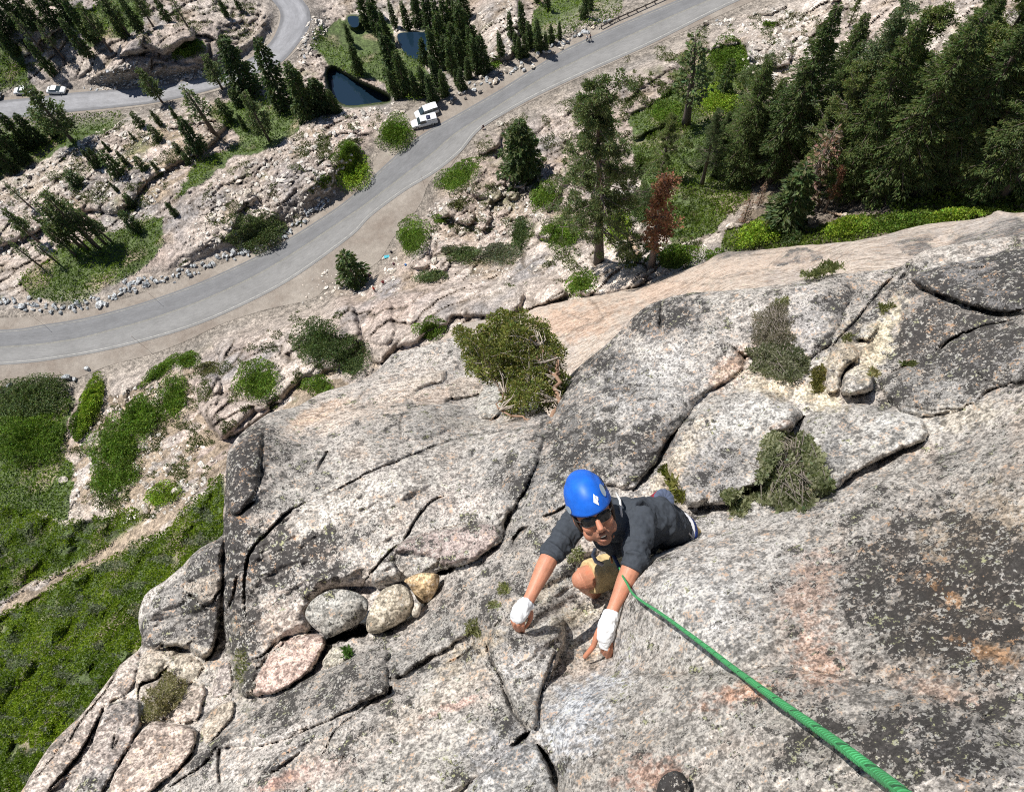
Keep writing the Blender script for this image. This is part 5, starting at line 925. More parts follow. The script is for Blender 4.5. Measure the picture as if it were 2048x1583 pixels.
for i, (pl, n, lf, h, lb, cs) in enumerate((
  (ZR((285,1050),(330,1040),(380,1150),(410,1225),(370,1225),(320,1120)), 600, .06, .06, 'mossy green grass strip in the groove behind the chalk bag', ((.14, .16, .03), (.24, .22, .07))),
  (ZR((1020,560),(1080,560),(1085,640),(1070,690),(1020,680)), 700, .06, .12, 'olive grass tuft at the right foot of the heath shrub', ((.16, .15, .04), (.24, .2, .08))),
  (ZR((1340,260),(1420,250),(1430,290),(1360,310)), 350, .06, .12, 'grass tuft high in the sandy gully', ((.15, .16, .05), (.24, .23, .1))),
  (ZR((1160,420),(1200,405),(1230,430),(1190,450)), 200, .05, .1, 'tiny tuft beside the stone in the gully', ((.13, .14, .05), (.2, .2, .08))),
  (ZR((970,130),(1050,90),(1120,50),(1180,60),(1180,95),(1060,120),(1000,145)), 900, .10, .15, 'low green plants along the seam at the top of the grey face', ((.15, .17, .06), (.26, .27, .12))),
  (ZR((840,230),(900,225),(910,260),(850,290)), 260, .06, .15, 'green tip above the brown heath shrub', ((.15, .17, .06), (.24, .25, .1))),
  (ZR((1300,560),(1350,570),(1360,610),(1310,600)), 260, .05, .1, 'yellow grass beside the white boulder in the gully', ((.28, .24, .1), (.32, .28, .13))),
  (ZR((1460,550),(1520,530),(1530,560),(1470,575)), 200, .06, .1, 'small green tuft on the ledge right of the gully boulder', ((.13, .16, .05), (.2, .22, .08))),
  (ZB((1480,1020),(1530,1005),(1535,1060),(1490,1060)), 220, .03, .06, 'pale yellow green tuft left of the taped hand', ((.32, .33, .13), (.40, .40, .2))),
  (ZB((1430,1090),(1470,1080),(1480,1130),(1435,1140)), 160, .03, .05, 'second pale tuft lower left of the taped hand', ((.30, .31, .13), (.38, .38, .2))),
  (ZB((1330,1190),(1390,1190),(1370,1280),(1320,1260)), 320, .032, .06, 'sparse pale tuft on the ledge below the taped hand', ((.26, .27, .12), (.34, .33, .17))),
  ([(1135,1100),(1165,1090),(1172,1115),(1145,1130)], 240, .03, .05, 'pale plant between the climber\'s arm and knee', ((.28, .29, .14), (.36, .36, .2))),
  (ZB((715,1310),(750,1315),(745,1360),(710,1375)), 280, .045, .08, 'fresh green tuft under the wedged boulders', ((.10, .2, .04), (.16, .28, .06))),
  ([(470,1300),(490,1295),(500,1330),(480,1370),(468,1340)], 260, .05, .03, 'green moss on the lower left edge of the big block', ((.2, .22, .08), (.3, .3, .14))))):
    nshrub(pl, n, lf, h, cs, lb, 40+i, 'plant', 'grass_tuft', 8, wfac=.16)
# ---- gnarled juniper in its notch
def juniper():
    rg = np.random.default_rng(5)
    poly = Z5((1090,680),(1160,650),(1280,655),(1340,700),(1450,740),(1440,800),(1545,860),(1530,960),(1565,1040),(1530,1150),(1480,1210),(1330,1235),(1230,1235),(1205,1170),(1190,1060),(1110,1050),(1040,1030),(985,980),(960,910),(1000,860),(925,815),(910,765),(1040,745),(1100,745))
    n = 620; u, v = samp(poly, n, rg); d, _ = dseg(u, v, scr(poly), True); D = np.sqrt(np.clip(d/55, 0, 1))
    low = np.clip((v-730)/90, 0, 1); t = 16.4-1.0*D*rg.uniform(.2, 1, n)+.7*(1-D)-1.4*low+.3*rg.normal(size=n); C0 = P(u, v, t)
    root = empty('juniper_tree', (0, 0, 0), 'gnarled green juniper growing from the notch between the big block and the grey face', 'tree')
    pos = []; dr = []; cc_ = []
    for i in range(n):
        r = rg.uniform(.07, .15)*(1 if low[i] < .5 else 1.25); m = int(62*(r/.11)); e = rg.normal(size=(m, 3)); e /= np.linalg.norm(e, axis=1)[:, None]
        e[:, 2] = np.abs(e[:, 2])*.9-.2; pos.append(C0[i]+e*r*rg.uniform(.5, 1, (m, 1))); dr.append(e+np.array([0, 0, .5])+rg.normal(0, .3, (m, 3))); cc_.append(np.full((m, 1), rg.uniform(.75, 1.25)))
    V, F, C = blades(np.concatenate(pos), np.concatenate(dr), .055, .015, rg, (.155, .165, .045), .4); C = C*np.repeat(np.concatenate(cc_), 4, 0)
    mk('foliage', V, F, M_LEAF, root, C, False)
    tr = MB(); H = [P(a, b, c+.35) for a, b, c in ((1100,850,14.2),(1118,800,14.6),(1112,755,15.0),(1085,728,15.3),(1050,700,15.6),(1012,712,15.8),(985,740,15.9),(1010,790,15.4),(1060,780,15.2),(1045,665,16.2),(1080,690,15.6),(1115,715,15.0),(960,670,16.3),(1000,820,14.8))]
    for pth, r in (((0,1,2,3,4,5,12),(.055)),((1,8,7,6),(.035)),((2,11),(.028)),((3,10,9),(.028)),((0,13,7),(.03)),((4,9),(.025))):
        L = smoothline([H[i] for i in pth] if len(pth) > 2 else [H[pth[0]], (H[pth[0]]+H[pth[1]])/2, H[pth[1]]], 24); L = L+.03*rg.normal(size=L.shape); tr.tube(L, np.linspace(r, r*.35, len(L)), 8, (.24, .15, .10))
    for i in range(n):
        j = int(np.argmin([np.linalg.norm(h-C0[i])+rg.uniform(0, .4) for h in H[1:]]))+1; mid = (H[j]+C0[i])/2+rg.normal(0, .07, 3); tr.tube([H[j], mid, C0[i]], [.022, .013, .006], 4, (.42, .36, .30), False)
    tr.build('trunk', M_BARK, root)
juniper()
# ---- loose blocks wedged under the big block
def nboulder(poly, t, thick, col, label, seed, rough=.05, name='boulder', lich=.3, peak=None):
    rg = np.random.default_rng(seed); q = resample(np.r_[chaikin(poly, 2), chaikin(poly, 2)[:1]], 41)[:-1]; c = q.mean(0) if peak is None else np.array(peak); K = len(q); rows = []
    nr = 14
    for i in range(2*nr):
        f = i/(2*nr-1)*2-1; s = math.sqrt(max(0, 1-abs(f)**2.6)); z = f*thick*.5
        w_ = c+(q-c)*s; nz = fbm(w_[:, 0]/16+i*.13, w_[:, 1]/16, 4, seed)*rough*thick*4; fac = np.floor(3*fbm(w_[:, 0]/34, w_[:, 1]/34, 2, seed+9)+.5)/3*thick*.16
        rows.append(P(w_[:, 0], w_[:, 1], t+z+nz*s*.5+fac*s))
    V = np.concatenate(rows); F = [(i*K+j, i*K+(j+1) % K, (i+1)*K+(j+1) % K, (i+1)*K+j) for i in range(2*nr-1) for j in range(K)]+[tuple(range(K))[::-1], tuple((2*nr-1)*K+j for j in range(K))]
    dist = np.linalg.norm(V-CAM, axis=1)
    co_ = np.array(col)*(1+.15*fbm(V[:, 0]*3, V[:, 2]*3, 3, seed)[:, None]); o = mk(name, V, F, M_NEAR, None, co_, True, {'lich': np.full(len(V), lich), 'grain': (V-CAM)*dist[:, None]**-.8}); return tag(o, label, 'boulder')
nboulder(ZB((512,1165),(540,1100),(590,1060),(660,1028),(760,1040),(840,1085),(825,1170),(770,1215),(680,1255),(640,1280),(560,1225)), 7.25, .55, (.42,.40,.36), 'grey boulder with a white top edge, leftmost of the blocks wedged under the cliff', 3, .07, lich=.55)
nboulder(ZB((820,1190),(850,1110),(900,1030),(990,1000),(1045,1040),(1065,1110),(1040,1170),(960,1220),(880,1255),(825,1250)), 6.75, .5, (.46,.40,.31), 'tan angular boulder, middle one of the blocks wedged under the big block', 4, .06, lich=.25)
nboulder(ZB((1000,990),(1080,950),(1190,955),(1180,1020),(1150,1090),(1090,1110),(1060,1060),(1030,1010)), 6.95, .35, (.46,.33,.19), 'orange brown slabby boulder at the right of the wedged blocks', 5, .06, lich=.1)
nboulder(ZB((1045,1150),(1070,1095),(1100,1100),(1085,1170),(1055,1175)), 6.6, .12, (.45,.40,.33), 'small tan chip between the wedged boulders', 6, .05, lich=.1)
nboulder([(1310,1592),(1317,1562),(1330,1546),(1350,1539),(1368,1546),(1378,1566),(1384,1600),(1352,1628),(1322,1615)], float(near_t(1348, 1580)[0])*.985, .05, (.17,.165,.16), 'dark grey rounded stone at the bottom edge beside the orange stain', 8, .04, lich=.75)
# ================================================================== the climber
M_SKIN = None
def C3(v): return M3 @ np.asarray(v, float)                            # camera-axis vector -> world
def skin_mat(chin, col=(.50, .225, .14)):
    m, nt, b = newmat('skin'); oc = objco(nt)
    n1 = noise(nt, oc, 26, 4, .6); c = ramp(nt, n1, [(.3, tuple(x*.82 for x in col)), (.55, col), (.72, (col[0]*1.12, col[1]*.9, col[2]*.85))])
    vm = N(nt, 'ShaderNodeVectorMath', operation='DISTANCE'); nt.links.new(oc, vm.inputs[0]); vm.inputs[1].default_value = tuple(chin)
    k = ramp(nt, vm.outputs['Value'], [(.045, .8), (.105, 0)]); k = mixc(nt, 'MULTIPLY', 1, k, ramp(nt, noise(nt, oc, 240, 2), [(.35, .5), (.6, 1)]))
    c = mixc(nt, 'MIX', k, c, (.10, .055, .04)); nt.links.new(c, b.inputs['Base Color']); b.inputs['Roughness'].default_value = .5
    b.inputs['Subsurface Weight'].default_value = .08; b.inputs['Subsurface Radius'].default_value = (.01, .004, .002); b.inputs['Specular IOR Level'].default_value = .4
    bump(nt, b, noise(nt, oc, 160, 3), .3, .002); return m
def remesh(o, vox, smooth=4, disp=None, dscale=.05):
    m = o.modifiers.new('remesh', 'REMESH'); m.mode = 'VOXEL'; m.voxel_size = vox; m.use_smooth_shade = True
    s = o.modifiers.new('smooth', 'SMOOTH'); s.factor = .5; s.iterations = smooth
    if disp:
        t = bpy.data.textures.new('folds', 'CLOUDS'); t.noise_scale = dscale; t.noise_depth = 2
        d = o.modifiers.new('folds', 'DISPLACE'); d.texture = t; d.strength = disp; d.mid_level = .5; d.texture_coords = 'GLOBAL'
PITCH = math.radians(15); UI = np.array([-.38, -.925, 0]); XI = np.array([.925, -.38, 0]); FW = np.array([0, 0, -1.])
Uh = C3(math.cos(PITCH)*UI+math.sin(PITCH)*FW); Nf = C3(math.cos(PITCH)*FW-math.sin(PITCH)*UI); Xh = C3(XI); HK = 1.13
HC = P(1192, 1034, 3.52)-HK*(.1*Nf+.03*Uh); HAX = np.array([Xh, Nf, Uh])
def hp(x, y, z): return HC+HK*(x*Xh+y*Nf+z*Uh)
person = empty('person', (0, 0, 0), 'climber in blue helmet, sunglasses, dark grey shirt and tan shorts reaching up with taped hands', 'person')
M_SKIN = skin_mat(hp(0, .085, -.085))
b = MB(); hb = lambda c, r, fn=None: b.ball(hp(*c), np.array(r)*HK, HAX, 28, 18, fn=fn)
hb((0, -.012, .03), (.076, .098, .105)); hb((0, .03, -.045), (.058, .062, .068)); hb((0, .062, -.092), (.032, .026, .026)); hb((0, .052, .02), (.066, .045, .06))
for s in (-1, 1): hb((s*.040, .066, -.012), (.027, .024, .028)); hb((s*.079, -.008, -.002), (.010, .020, .033)); hb((s*.012, .108, -.026), (.010, .011, .009)); hb((s*.05, .03, -.06), (.022, .04, .03))
b.tube([hp(0, .094, .034), hp(0, .108, .010), hp(0, .121, -.014), hp(0, .114, -.027)], np.array([.009, .011, .0145, .011])*HK, 10)
b.tube([hp(-.052, .078, .040), hp(-.025, .094, .044), hp(0, .096, .042), hp(.025, .094, .044), hp(.052, .078, .040)], .011*HK, 8)
b.tube([hp(-.026, .082, -.062), hp(-.01, .096, -.053), hp(.01, .096, -.053), hp(.026, .082, -.062)], .0075*HK, 8)
b.tube([hp(-.024, .078, -.070), hp(-.009, .088, -.084), hp(.009, .088, -.084), hp(.024, .078, -.070)], .0080*HK, 8)
NB = P(1262, 1042, 3.93); b.tube([hp(0, -.02, -.04), hp(0, -.04, -.10), NB], [.058, .056, .065], 14)
WST = P(1350, 1064, 4.36); CH = P(1250, 1052, 3.98); MIDB = P(1310, 1040, 4.12)
SR = P(1160, 1032, 3.90); ER = P(1104, 1104, 3.76); WR = P(1057, 1200, 3.64)
SL = P(1284, 1030, 3.84); EL_ = P(1268, 1122, 3.66); WL = P(1224, 1222, 3.60)
HIP = P(1290, 1120, 4.45); KN = P(1164, 1158, 4.24); AN = P(1205, 1190, 4.75)
b.tube([NB, CH, MIDB, WST], [.07, .10, .11, .10], 16); b.tube([SR, P(1215, 1035, 3.95), SL], [.05, .07, .05], 12)
for S, E, W in ((SR, ER, WR), (SL, EL_, WL)):
    f = lambda k: E+(W-E)*k
    b.tube([S, (S+E)/2, E, f(.18), f(.4), f(.7), f(.92), f(1.05)], [.052, .047, .042, .046, .043, .034, .029, .029], 14)
b.tube([WST, HIP, (HIP+KN)/2, KN, KN+(AN-KN)*.2, KN+(AN-KN)*.6, AN], [.10, .095, .082, .066, .058, .055, .04], 16); b.ball(KN, (.058, .056, .058))
b.tube([WST, P(1368, 1100, 4.7), P(1385, 1160, 5.0)], [.10, .08, .06], 12)
FT = P(1225, 1205, 4.62); b.tube([AN, FT, P(1200, 1225, 4.60)], [.04, .04, .03], 10)
def finger(pts, r0): 
    L = smoothline([P(*p) for p in pts], 12); b.tube(L, np.linspace(r0, r0*.78, len(L)), 10); b.ball(L[-1], r0*.8, nu=10, nv=8)
# right hand (picture left): palm, four fingers curled over the edge, thumb
b.tube([WR, P(1050, 1212, 3.63), P(1043, 1224, 3.62), P(1039, 1234, 3.62)], [.028, .031, .036, .034], 14)
for a, c, d, r in (((1030,1228,3.615),(1024,1240,3.60),(1028,1254,3.67),.0088),((1035,1233,3.605),(1029,1247,3.59),(1033,1260,3.68),.0095),((1042,1237,3.60),(1037,1250,3.59),(1040,1263,3.69),.0095),((1049,1237,3.60),(1046,1250,3.595),(1047,1263,3.68),.0095)): finger([a, c, d], r)
finger([(1056,1214,3.62),(1063,1226,3.62),(1060,1240,3.63),(1051,1254,3.67)], .0115)
# left hand (picture right)
b.tube([WL, P(1219, 1238, 3.59), P(1214, 1258, 3.58), P(1212, 1276, 3.59)], [.028, .032, .038, .035], 14)
finger([(1204,1250,3.60),(1194,1268,3.60),(1187,1290,3.62),(1170,1312,3.66)], .0155)
for a, c, d, r in (((1222,1272,3.60),(1223,1296,3.58),(1221,1318,3.65),.0098),((1217,1278,3.58),(1217,1300,3.57),(1214,1314,3.66),.0098),((1211,1280,3.58),(1211,1300,3.58),(1208,1308,3.67),.0095),((1205,1278,3.59),(1204,1296,3.60),(1203,1303,3.68),.0086)): finger([a, c, d], r)
body = b.build('body', M_SKIN, person); remesh(body, .0046, 2)
mo = MB(); mo.ball(hp(0, .083, -.069), np.array([.019, .010, .010])*HK, HAX, 14, 8, (.03, .012, .012)); mo.build('mouth', M_MATT, person)
te = MB(); te.ball(hp(0, .090, -.0635), np.array([.013, .004, .004])*HK, HAX, 12, 6, (.7, .68, .62)); te.build('teeth', M_MATT, person)
hr = MB(); hr.ball(hp(0, -.018, .028), np.array([.081, .098, .098])*HK, HAX, 24, 14, (.035, .025, .02), fn=lambda p: p*np.array([1, 1, 1]) if p[1] < .45 else p*np.array([1, .62, 1]))
for s in (-1, 1): hr.tube([hp(s*.078, .015, .04), hp(s*.079, .018, -.005), hp(s*.072, .022, -.045)], np.array([.008, .008, .006])*HK, 6, (.04, .028, .022))
hr.build('hair', M_MATT, person)
# sunglasses
sg = MB(); gl = MB()
for s in (-1, 1):
    V = []; 
    for i in range(20):
        a = 2*math.pi*i/20; cx, cz = math.cos(a), math.sin(a); cx = np.sign(cx)*abs(cx)**.7; cz = np.sign(cz)*abs(cz)**.8; x = s*(.034+.030*cx); z = .024+.0205*cz-.004*abs(x)/.06
        V.append(hp(x, .109-.0042*(x/.03)**2*1.6, z))
    V.append(hp(s*.034, .113, .022)); gl.add(V, [(i, (i+1) % 20, 20) if s > 0 else ((i+1) % 20, i, 20) for i in range(20)], (.01, .01, .012))
    sg.tube(V[:20]+V[:1], .0026*HK, 6, (.015, .014, .014)); sg.tube([hp(s*.063, .094, .030), hp(s*.078, .06, .028), hp(s*.084, .0, .018)], .0032*HK, 6, (.015, .014, .014))
sg.tube([hp(-.008, .110, .030), hp(.008, .110, .030)], .003*HK, 6, (.015, .014, .014))
M_LENS = simple('dark_lens', (.008, .008, .009), .12, 0, .05, 5, spec=.35); g_ = sg.build('sunglasses', M_MATT, person); gl.build('lens', M_LENS, g_, True)
# helmet
M_HELM = simple('helmet_plastic', (.008, .115, .56), .48, 0, .16, 22, .0012, spec=.35)
hc_, hr_ = np.array([0, -.012, .058]), np.array([.094, .136, .134])
def shell(th, ph, k=1.0):
    x, y, z = math.sin(ph)*math.cos(th), math.sin(ph)*math.sin(th), math.cos(ph); e = 1.0
    ridge = 1+.012*sm((z-.35)/.12)*(1 if y > -.5 else 0)-.018*math.exp(-((abs(x)-.62)/.10)**2)*(z > .1)*(z < .8); q = hc_+hr_*np.array([x, y, z])*float(ridge)*k
    return q
nu, nv = 64, 28; V = []
for i in range(nv+1):
    ph = i/nv*math.radians(91)
    for j in range(nu): 
        q = shell(2*math.pi*j/nu, ph); q[2] -= .012*sm((ph-1.2)/.35)*(.3-q[1]*16 if q[1] < 0 else .3); V.append(hp(*q))
for i in range(2):
    for j in range(nu): q = shell(2*math.pi*j/nu, math.radians(91-i*20), .955); V.append(hp(*q))
F = [(i*nu+j, i*nu+(j+1) % nu, (i+1)*nu+(j+1) % nu, (i+1)*nu+j) for i in range(nv+2) for j in range(nu)]
h_ = MB(); h_.add(V, F, (.01, .12, .55)); helmet = h_.build('helmet', M_HELM, person)
def onshell(x, z, k=1.012): 
    y = math.sqrt(max(0, 1-((x-hc_[0])/hr_[0])**2-((z-hc_[2])/hr_[2])**2))*hr_[1]+hc_[1]; return hp(*(hc_+(np.array([x, y, z])-hc_)*k))
def vent(cx, cz, rx, rz, ang, cc=(.30, .36, .42)):
    m_ = MB(); a = math.radians(ang); V = [onshell(cx, cz, 1.008)]+[onshell(cx+rx*math.cos(t)*math.cos(a)-rz*math.sin(t)*math.sin(a), cz+rx*math.cos(t)*math.sin(a)+rz*math.sin(t)*math.cos(a), 1.016) for t in np.linspace(0, 2*math.pi, 19)[:-1]]
    m_.add(V, [(0, 1+i, 1+(i+1) % 18) for i in range(18)], cc); m_.build('vent', M_MATT, helmet)
vent(.066, .112, .009, .023, 8); vent(-.088, .073, .0065, .019, -14); vent(.080, .118, .006, .022, 8, (.02, .03, .05))
# emblem: a white diamond split by a notch
def emblem(pts): m_ = MB(); V = [onshell(x, z, 1.022) for x, z in pts]; m_.add(V, [tuple(range(len(V)))], (.8, .82, .8)); return m_
ex, ez, es = .024, .104, .0175
L1 = [(0, 1.35), (.28, .95), (.05, .35), (.42, -.25), (.28, -1.30), (-.95, -.15)]; L2 = [(.38, .85), (1.0, .30), (.62, -.35), (.50, -.25), (.20, .35)]
em = MB()
for pl in (L1, L2): V = [onshell(ex+x*es*.72, ez+z*es, 1.024) for x, z in pl]; em.add(V, [tuple(range(len(V)))[::-1]], (.85, .86, .84))
em.build('emblem', M_MATT, helmet, False)
st = MB()
for s in (-1, 1): st.tube([hp(s*.088, -.02, .03), hp(s*.076, .02, -.04), hp(s*.03, .055, -.105)], .0045*HK, 6, (.03, .03, .035))
st.build('chin_strap', M_MATT, helmet)
# shirt
SH_C = (.046, .053, .064); M_SHIRT = simple('shirt_cloth', SH_C, .9, 0, .15, 45, .003, .2)
s_ = MB(); s_.tube([hp(0, -.05, -.085), NB, CH, MIDB, P(1335, 1054, 4.26), WST], [.072, .098, .135, .130, .122, .112], 20); s_.tube([SR, P(1190, 1028, 3.93), P(1235, 1030, 3.95), SL], [.070, .088, .092, .075], 16); s_.tube([P(1205, 1070, 3.98), P(1235, 1080, 4.05), P(1300, 1075, 4.2)], [.07, .09, .09], 14)
for S, E, W, e in ((SR, ER, WR, .10), (SL, EL_, WL, .12)): f = lambda k: E+(W-E)*k; s_.tube([S, S+(E-S)*.35, S+(E-S)*.7, E, f(e*.6), f(e)], [.074, .068, .062, .057, .0545, .052] if e < .11 else [.082, .078, .070, .062, .056, .054], 16)

for S, E, r in ((SR, ER, .064), (SL, EL_, .070)):                      # folds across the sleeves
    d = (E-S)/np.linalg.norm(E-S); x_ = np.cross(d, VW := (CAM-S)/np.linalg.norm(CAM-S)); x_ /= np.linalg.norm(x_); y_ = np.cross(x_, d)
    for k, (q, tl_) in enumerate(((.25, .35), (.45, -.3), (.62, .45), (.78, -.25), (.92, .3), (1.02, -.2))):
        s_.tube([S+(E-S)*(q+tl_*.22*math.sin(a))+(x_*math.cos(a)+y_*math.sin(a))*r*(1.04-.1*q) for a in np.linspace(-.6+k*.3, 2.6+k*.4, 14)], [.003]+[.0085]*12+[.003], 6)
for k in range(7):                                                     # and along the back
    a0 = P(1255+14*k, 1000+4*k, 3.90+.045*k); a1 = P(1275+15*k, 1075+2*k, 3.93+.05*k); md_ = (a0+a1)/2+(CAM-a0)/np.linalg.norm(CAM-a0)*(.02+.01*(k % 2)); L_ = smoothline([a0, md_, a1], 10); s_.tube(L_, .009, 6)
shirt = s_.build('shirt', M_SHIRT, person); remesh(shirt, .0055, 2, .030, .07)
for E, W, k, r in ((ER, WR, .10, .050), (EL_, WL, .12, .052)):
    cf = MB(); d = W-E; cf.tube([E+d*(k-.05), E+d*k, E+d*(k+.035)], [r*1.02, r*1.05, r*1.0], 18, SH_C); cf.build('cuff', M_SHIRT, person)

co2 = MB(); co2.tube([P(1232, 985, 3.86), P(1240, 1000, 3.80), P(1243, 1030, 3.76), P(1243, 1062, 3.80)], .006, 6, (.6, .58, .56)); co2.build('collar_cord', M_CLOTH, person)
# shorts, harness, chalk bag, belay gear
M_SHORT = simple('shorts_cloth', (.52, .39, .20), .9, 0, .12, 40, .003, .2)
t_ = MB(); t_.tube([WST-(WST-MIDB)*.1, P(1366, 1084, 4.55), P(1376, 1110, 4.75), P(1385, 1150, 4.95)], [.112, .125, .12, .11], 20); kd = KN-HIP; t_.tube([WST, HIP, HIP+kd*.35, HIP+kd*.62, HIP+kd*.90], [.115, .118, .108, .098, .094], 20); sh = t_.build('shorts', M_SHORT, person); remesh(sh, .007, 2, .018, .05)
t_ = MB(); hs_ = empty('harness'); hs_.parent = person; wd = (WST-MIDB)/np.linalg.norm(WST-MIDB); a_ = WST-wd*.02; t_.tube([a_, a_+wd*.045], [.121, .124], 28, (.02, .06, .32)); t_.tube([a_-wd*.012, a_+wd*.0], [.124, .125], 28, (.5, .5, .52)); t_.build('waist_belt', M_CLOTH, hs_); t_ = MB()
t_.tube([P(1190, 1098, 4.10), P(1186, 1110, 4.02), P(1192, 1122, 4.00), P(1205, 1128, 4.02)], .011, 8, (.36, .36, .42)); t_.build('leg_loop', M_CLOTH, hs_); t_ = MB(); t_.tube([P(1200, 1092, 4.10), P(1226, 1108, 4.02), P(1240, 1137, 3.86)], .010, 8, (.03, .05, .12)); 
t_.build('belay_loop', M_CLOTH, hs_); t_ = MB(); t_.tube([P(1222, 1112, 4.02), P(1224, 1124, 3.98)], .006, 6, (.6, .22, .05)); t_.build('carabiner', M_PAINT, hs_); t_ = MB(); t_.tube([P(1316, 1006, 4.06), P(1350, 1030, 4.13), P(1385, 1075, 4.25)], .005, 6, (.55, .55, .58)); t_.build('gear_loop', M_CLOTH, hs_)
cb = empty('chalk_bag', (0, 0, 0)); cb.parent = person
BC = P(1327, 999, 4.12); bd = C3((.22, -.30, -.92)); bd /= np.linalg.norm(bd)
q_ = MB(); q_.tube([BC-bd*.11, BC-bd*.08, BC-bd*.02, BC], [.035, .052, .058, .056], 20, (.22, .02, .035)); q_.build('pouch', M_CLOTH, cb)
q_ = MB(); K = 36; x_ = np.cross(bd, [0, 0, 1]); x_ /= np.linalg.norm(x_); y_ = np.cross(bd, x_); V = [BC+bd*.004]
for rr_k, hh_k in ((.35, .012), (.7, .014), (1.0, .004)):
    for j in range(K): a = 2*math.pi*j/K; V.append(BC+bd*(hh_k+(.006 if j % 3 == 0 else 0)*rr_k)+(x_*math.cos(a)+y_*math.sin(a))*.058*rr_k)
F = [(0, 1+j, 1+(j+1) % K) for j in range(K)]+[(1+r*K+j, 1+(r+1)*K+j, 1+(r+1)*K+(j+1) % K, 1+r*K+(j+1) % K) for r in range(2) for j in range(K)]
q_.add(V, F, (.075, .095, .15)); q_.build('closure', M_CLOTH, cb)
# tape gloves: white tape over the backs of both hands
M_TAPE = simple('hand_tape', (.72, .73, .74), .85, 0, .06, 90, .002, .2)
t_ = MB(); t_.tube([P(1056, 1203, 3.628), P(1048, 1211, 3.612), P(1041, 1223, 3.603), P(1035, 1233, 3.60), P(1030, 1241, 3.605)], [.033, .039, .043, .040, .024], 16); t_.tube([P(1062, 1209, 3.63), P(1052, 1215, 3.605)], [.020, .024], 10); o = t_.build('hand_tape', M_TAPE, person); remesh(o, .0045, 1, .014, .026)
t_ = MB(); t_.tube([P(1222, 1226, 3.60), P(1218, 1238, 3.578), P(1213, 1256, 3.570), P(1211, 1276, 3.575), P(1209, 1296, 3.585)], [.039, .040, .043, .039, .020], 16); o = t_.build('hand_tape', M_TAPE, person); remesh(o, .0045, 1, .015, .026)
# ---- rope
m, nt, b_ = newmat('rope'); al = N(nt, 'ShaderNodeAttribute', attribute_name='along').outputs['Fac']; an_ = N(nt, 'ShaderNodeAttribute', attribute_name='around').outputs['Fac']
fr = math_(nt, 'FRACT', math_(nt, 'ADD', math_(nt, 'MULTIPLY', al, 15.5), an_)); tick = math_(nt, 'MULTIPLY', math_(nt, 'LESS_THAN', fr, .10), .8)
tw_ = math_(nt, 'SINE', math_(nt, 'MULTIPLY', math_(nt, 'ADD', math_(nt, 'MULTIPLY', al, 150), math_(nt, 'MULTIPLY', an_, 5)), 6.2832)); c = ramp(nt, tw_, [(.0, (.035, .26, .075)), (1, (.085, .46, .18))])
c = mixc(nt, 'MIX', tick, c, (.008, .05, .02)); nt.links.new(c, b_.inputs['Base Color']); b_.inputs['Roughness'].default_value = .7; bump(nt, b_, tw_, .25, .0006); M_ROPE = m
rp = [(1239,1134),(1243,1147),(1254,1166),(1266,1187),(1290,1206),(1324,1228),(1407,1289),(1482,1347),(1560,1404),(1655,1471),(1738,1533),(1796,1578),(1880,1645),(1960,1700)]
L = resample(smoothline(rp, 200), 260); tt = 1/(1/3.05+(L[:, 0]-1262)*(1/.63-1/3.05)/(1796-1262)); tt[L[:, 0] < 1262] = np.interp(L[L[:, 0] < 1262, 0], [1239, 1254, 1262], [3.74, 3.42, 3.05])
rt = near_t(L[:, 0], L[:, 1]); lim_ = rt*.925; tt = np.where(L[:, 0] > 1262, np.minimum(tt, lim_), tt); kk_ = np.ones(15)/15; tt = np.r_[tt[:7], np.convolve(tt, kk_, 'valid'), tt[-7:]]
C_ = P(L[:, 0], L[:, 1], tt); s_len = np.r_[0, np.cumsum(np.linalg.norm(np.diff(C_, axis=0), axis=1))]; n = 400; C_ = resample(C_, n); s_len = np.linspace(0, s_len[-1], n)
rb = MB(); rb.tube(C_, .0048, 12, (.1, .5, .2)); o = rb.build('rope', M_ROPE); k = 12
for nm, val in (('along', np.repeat(s_len, k)), ('around', np.tile(np.arange(k)/k, n))): a = o.data.attributes.new(nm, 'FLOAT', 'POINT'); a.data.foreach_set('value', np.asarray(val, np.float32))
tag(o, 'green climbing rope with dark tracer marks running from the climber to the lower right corner', 'rope')
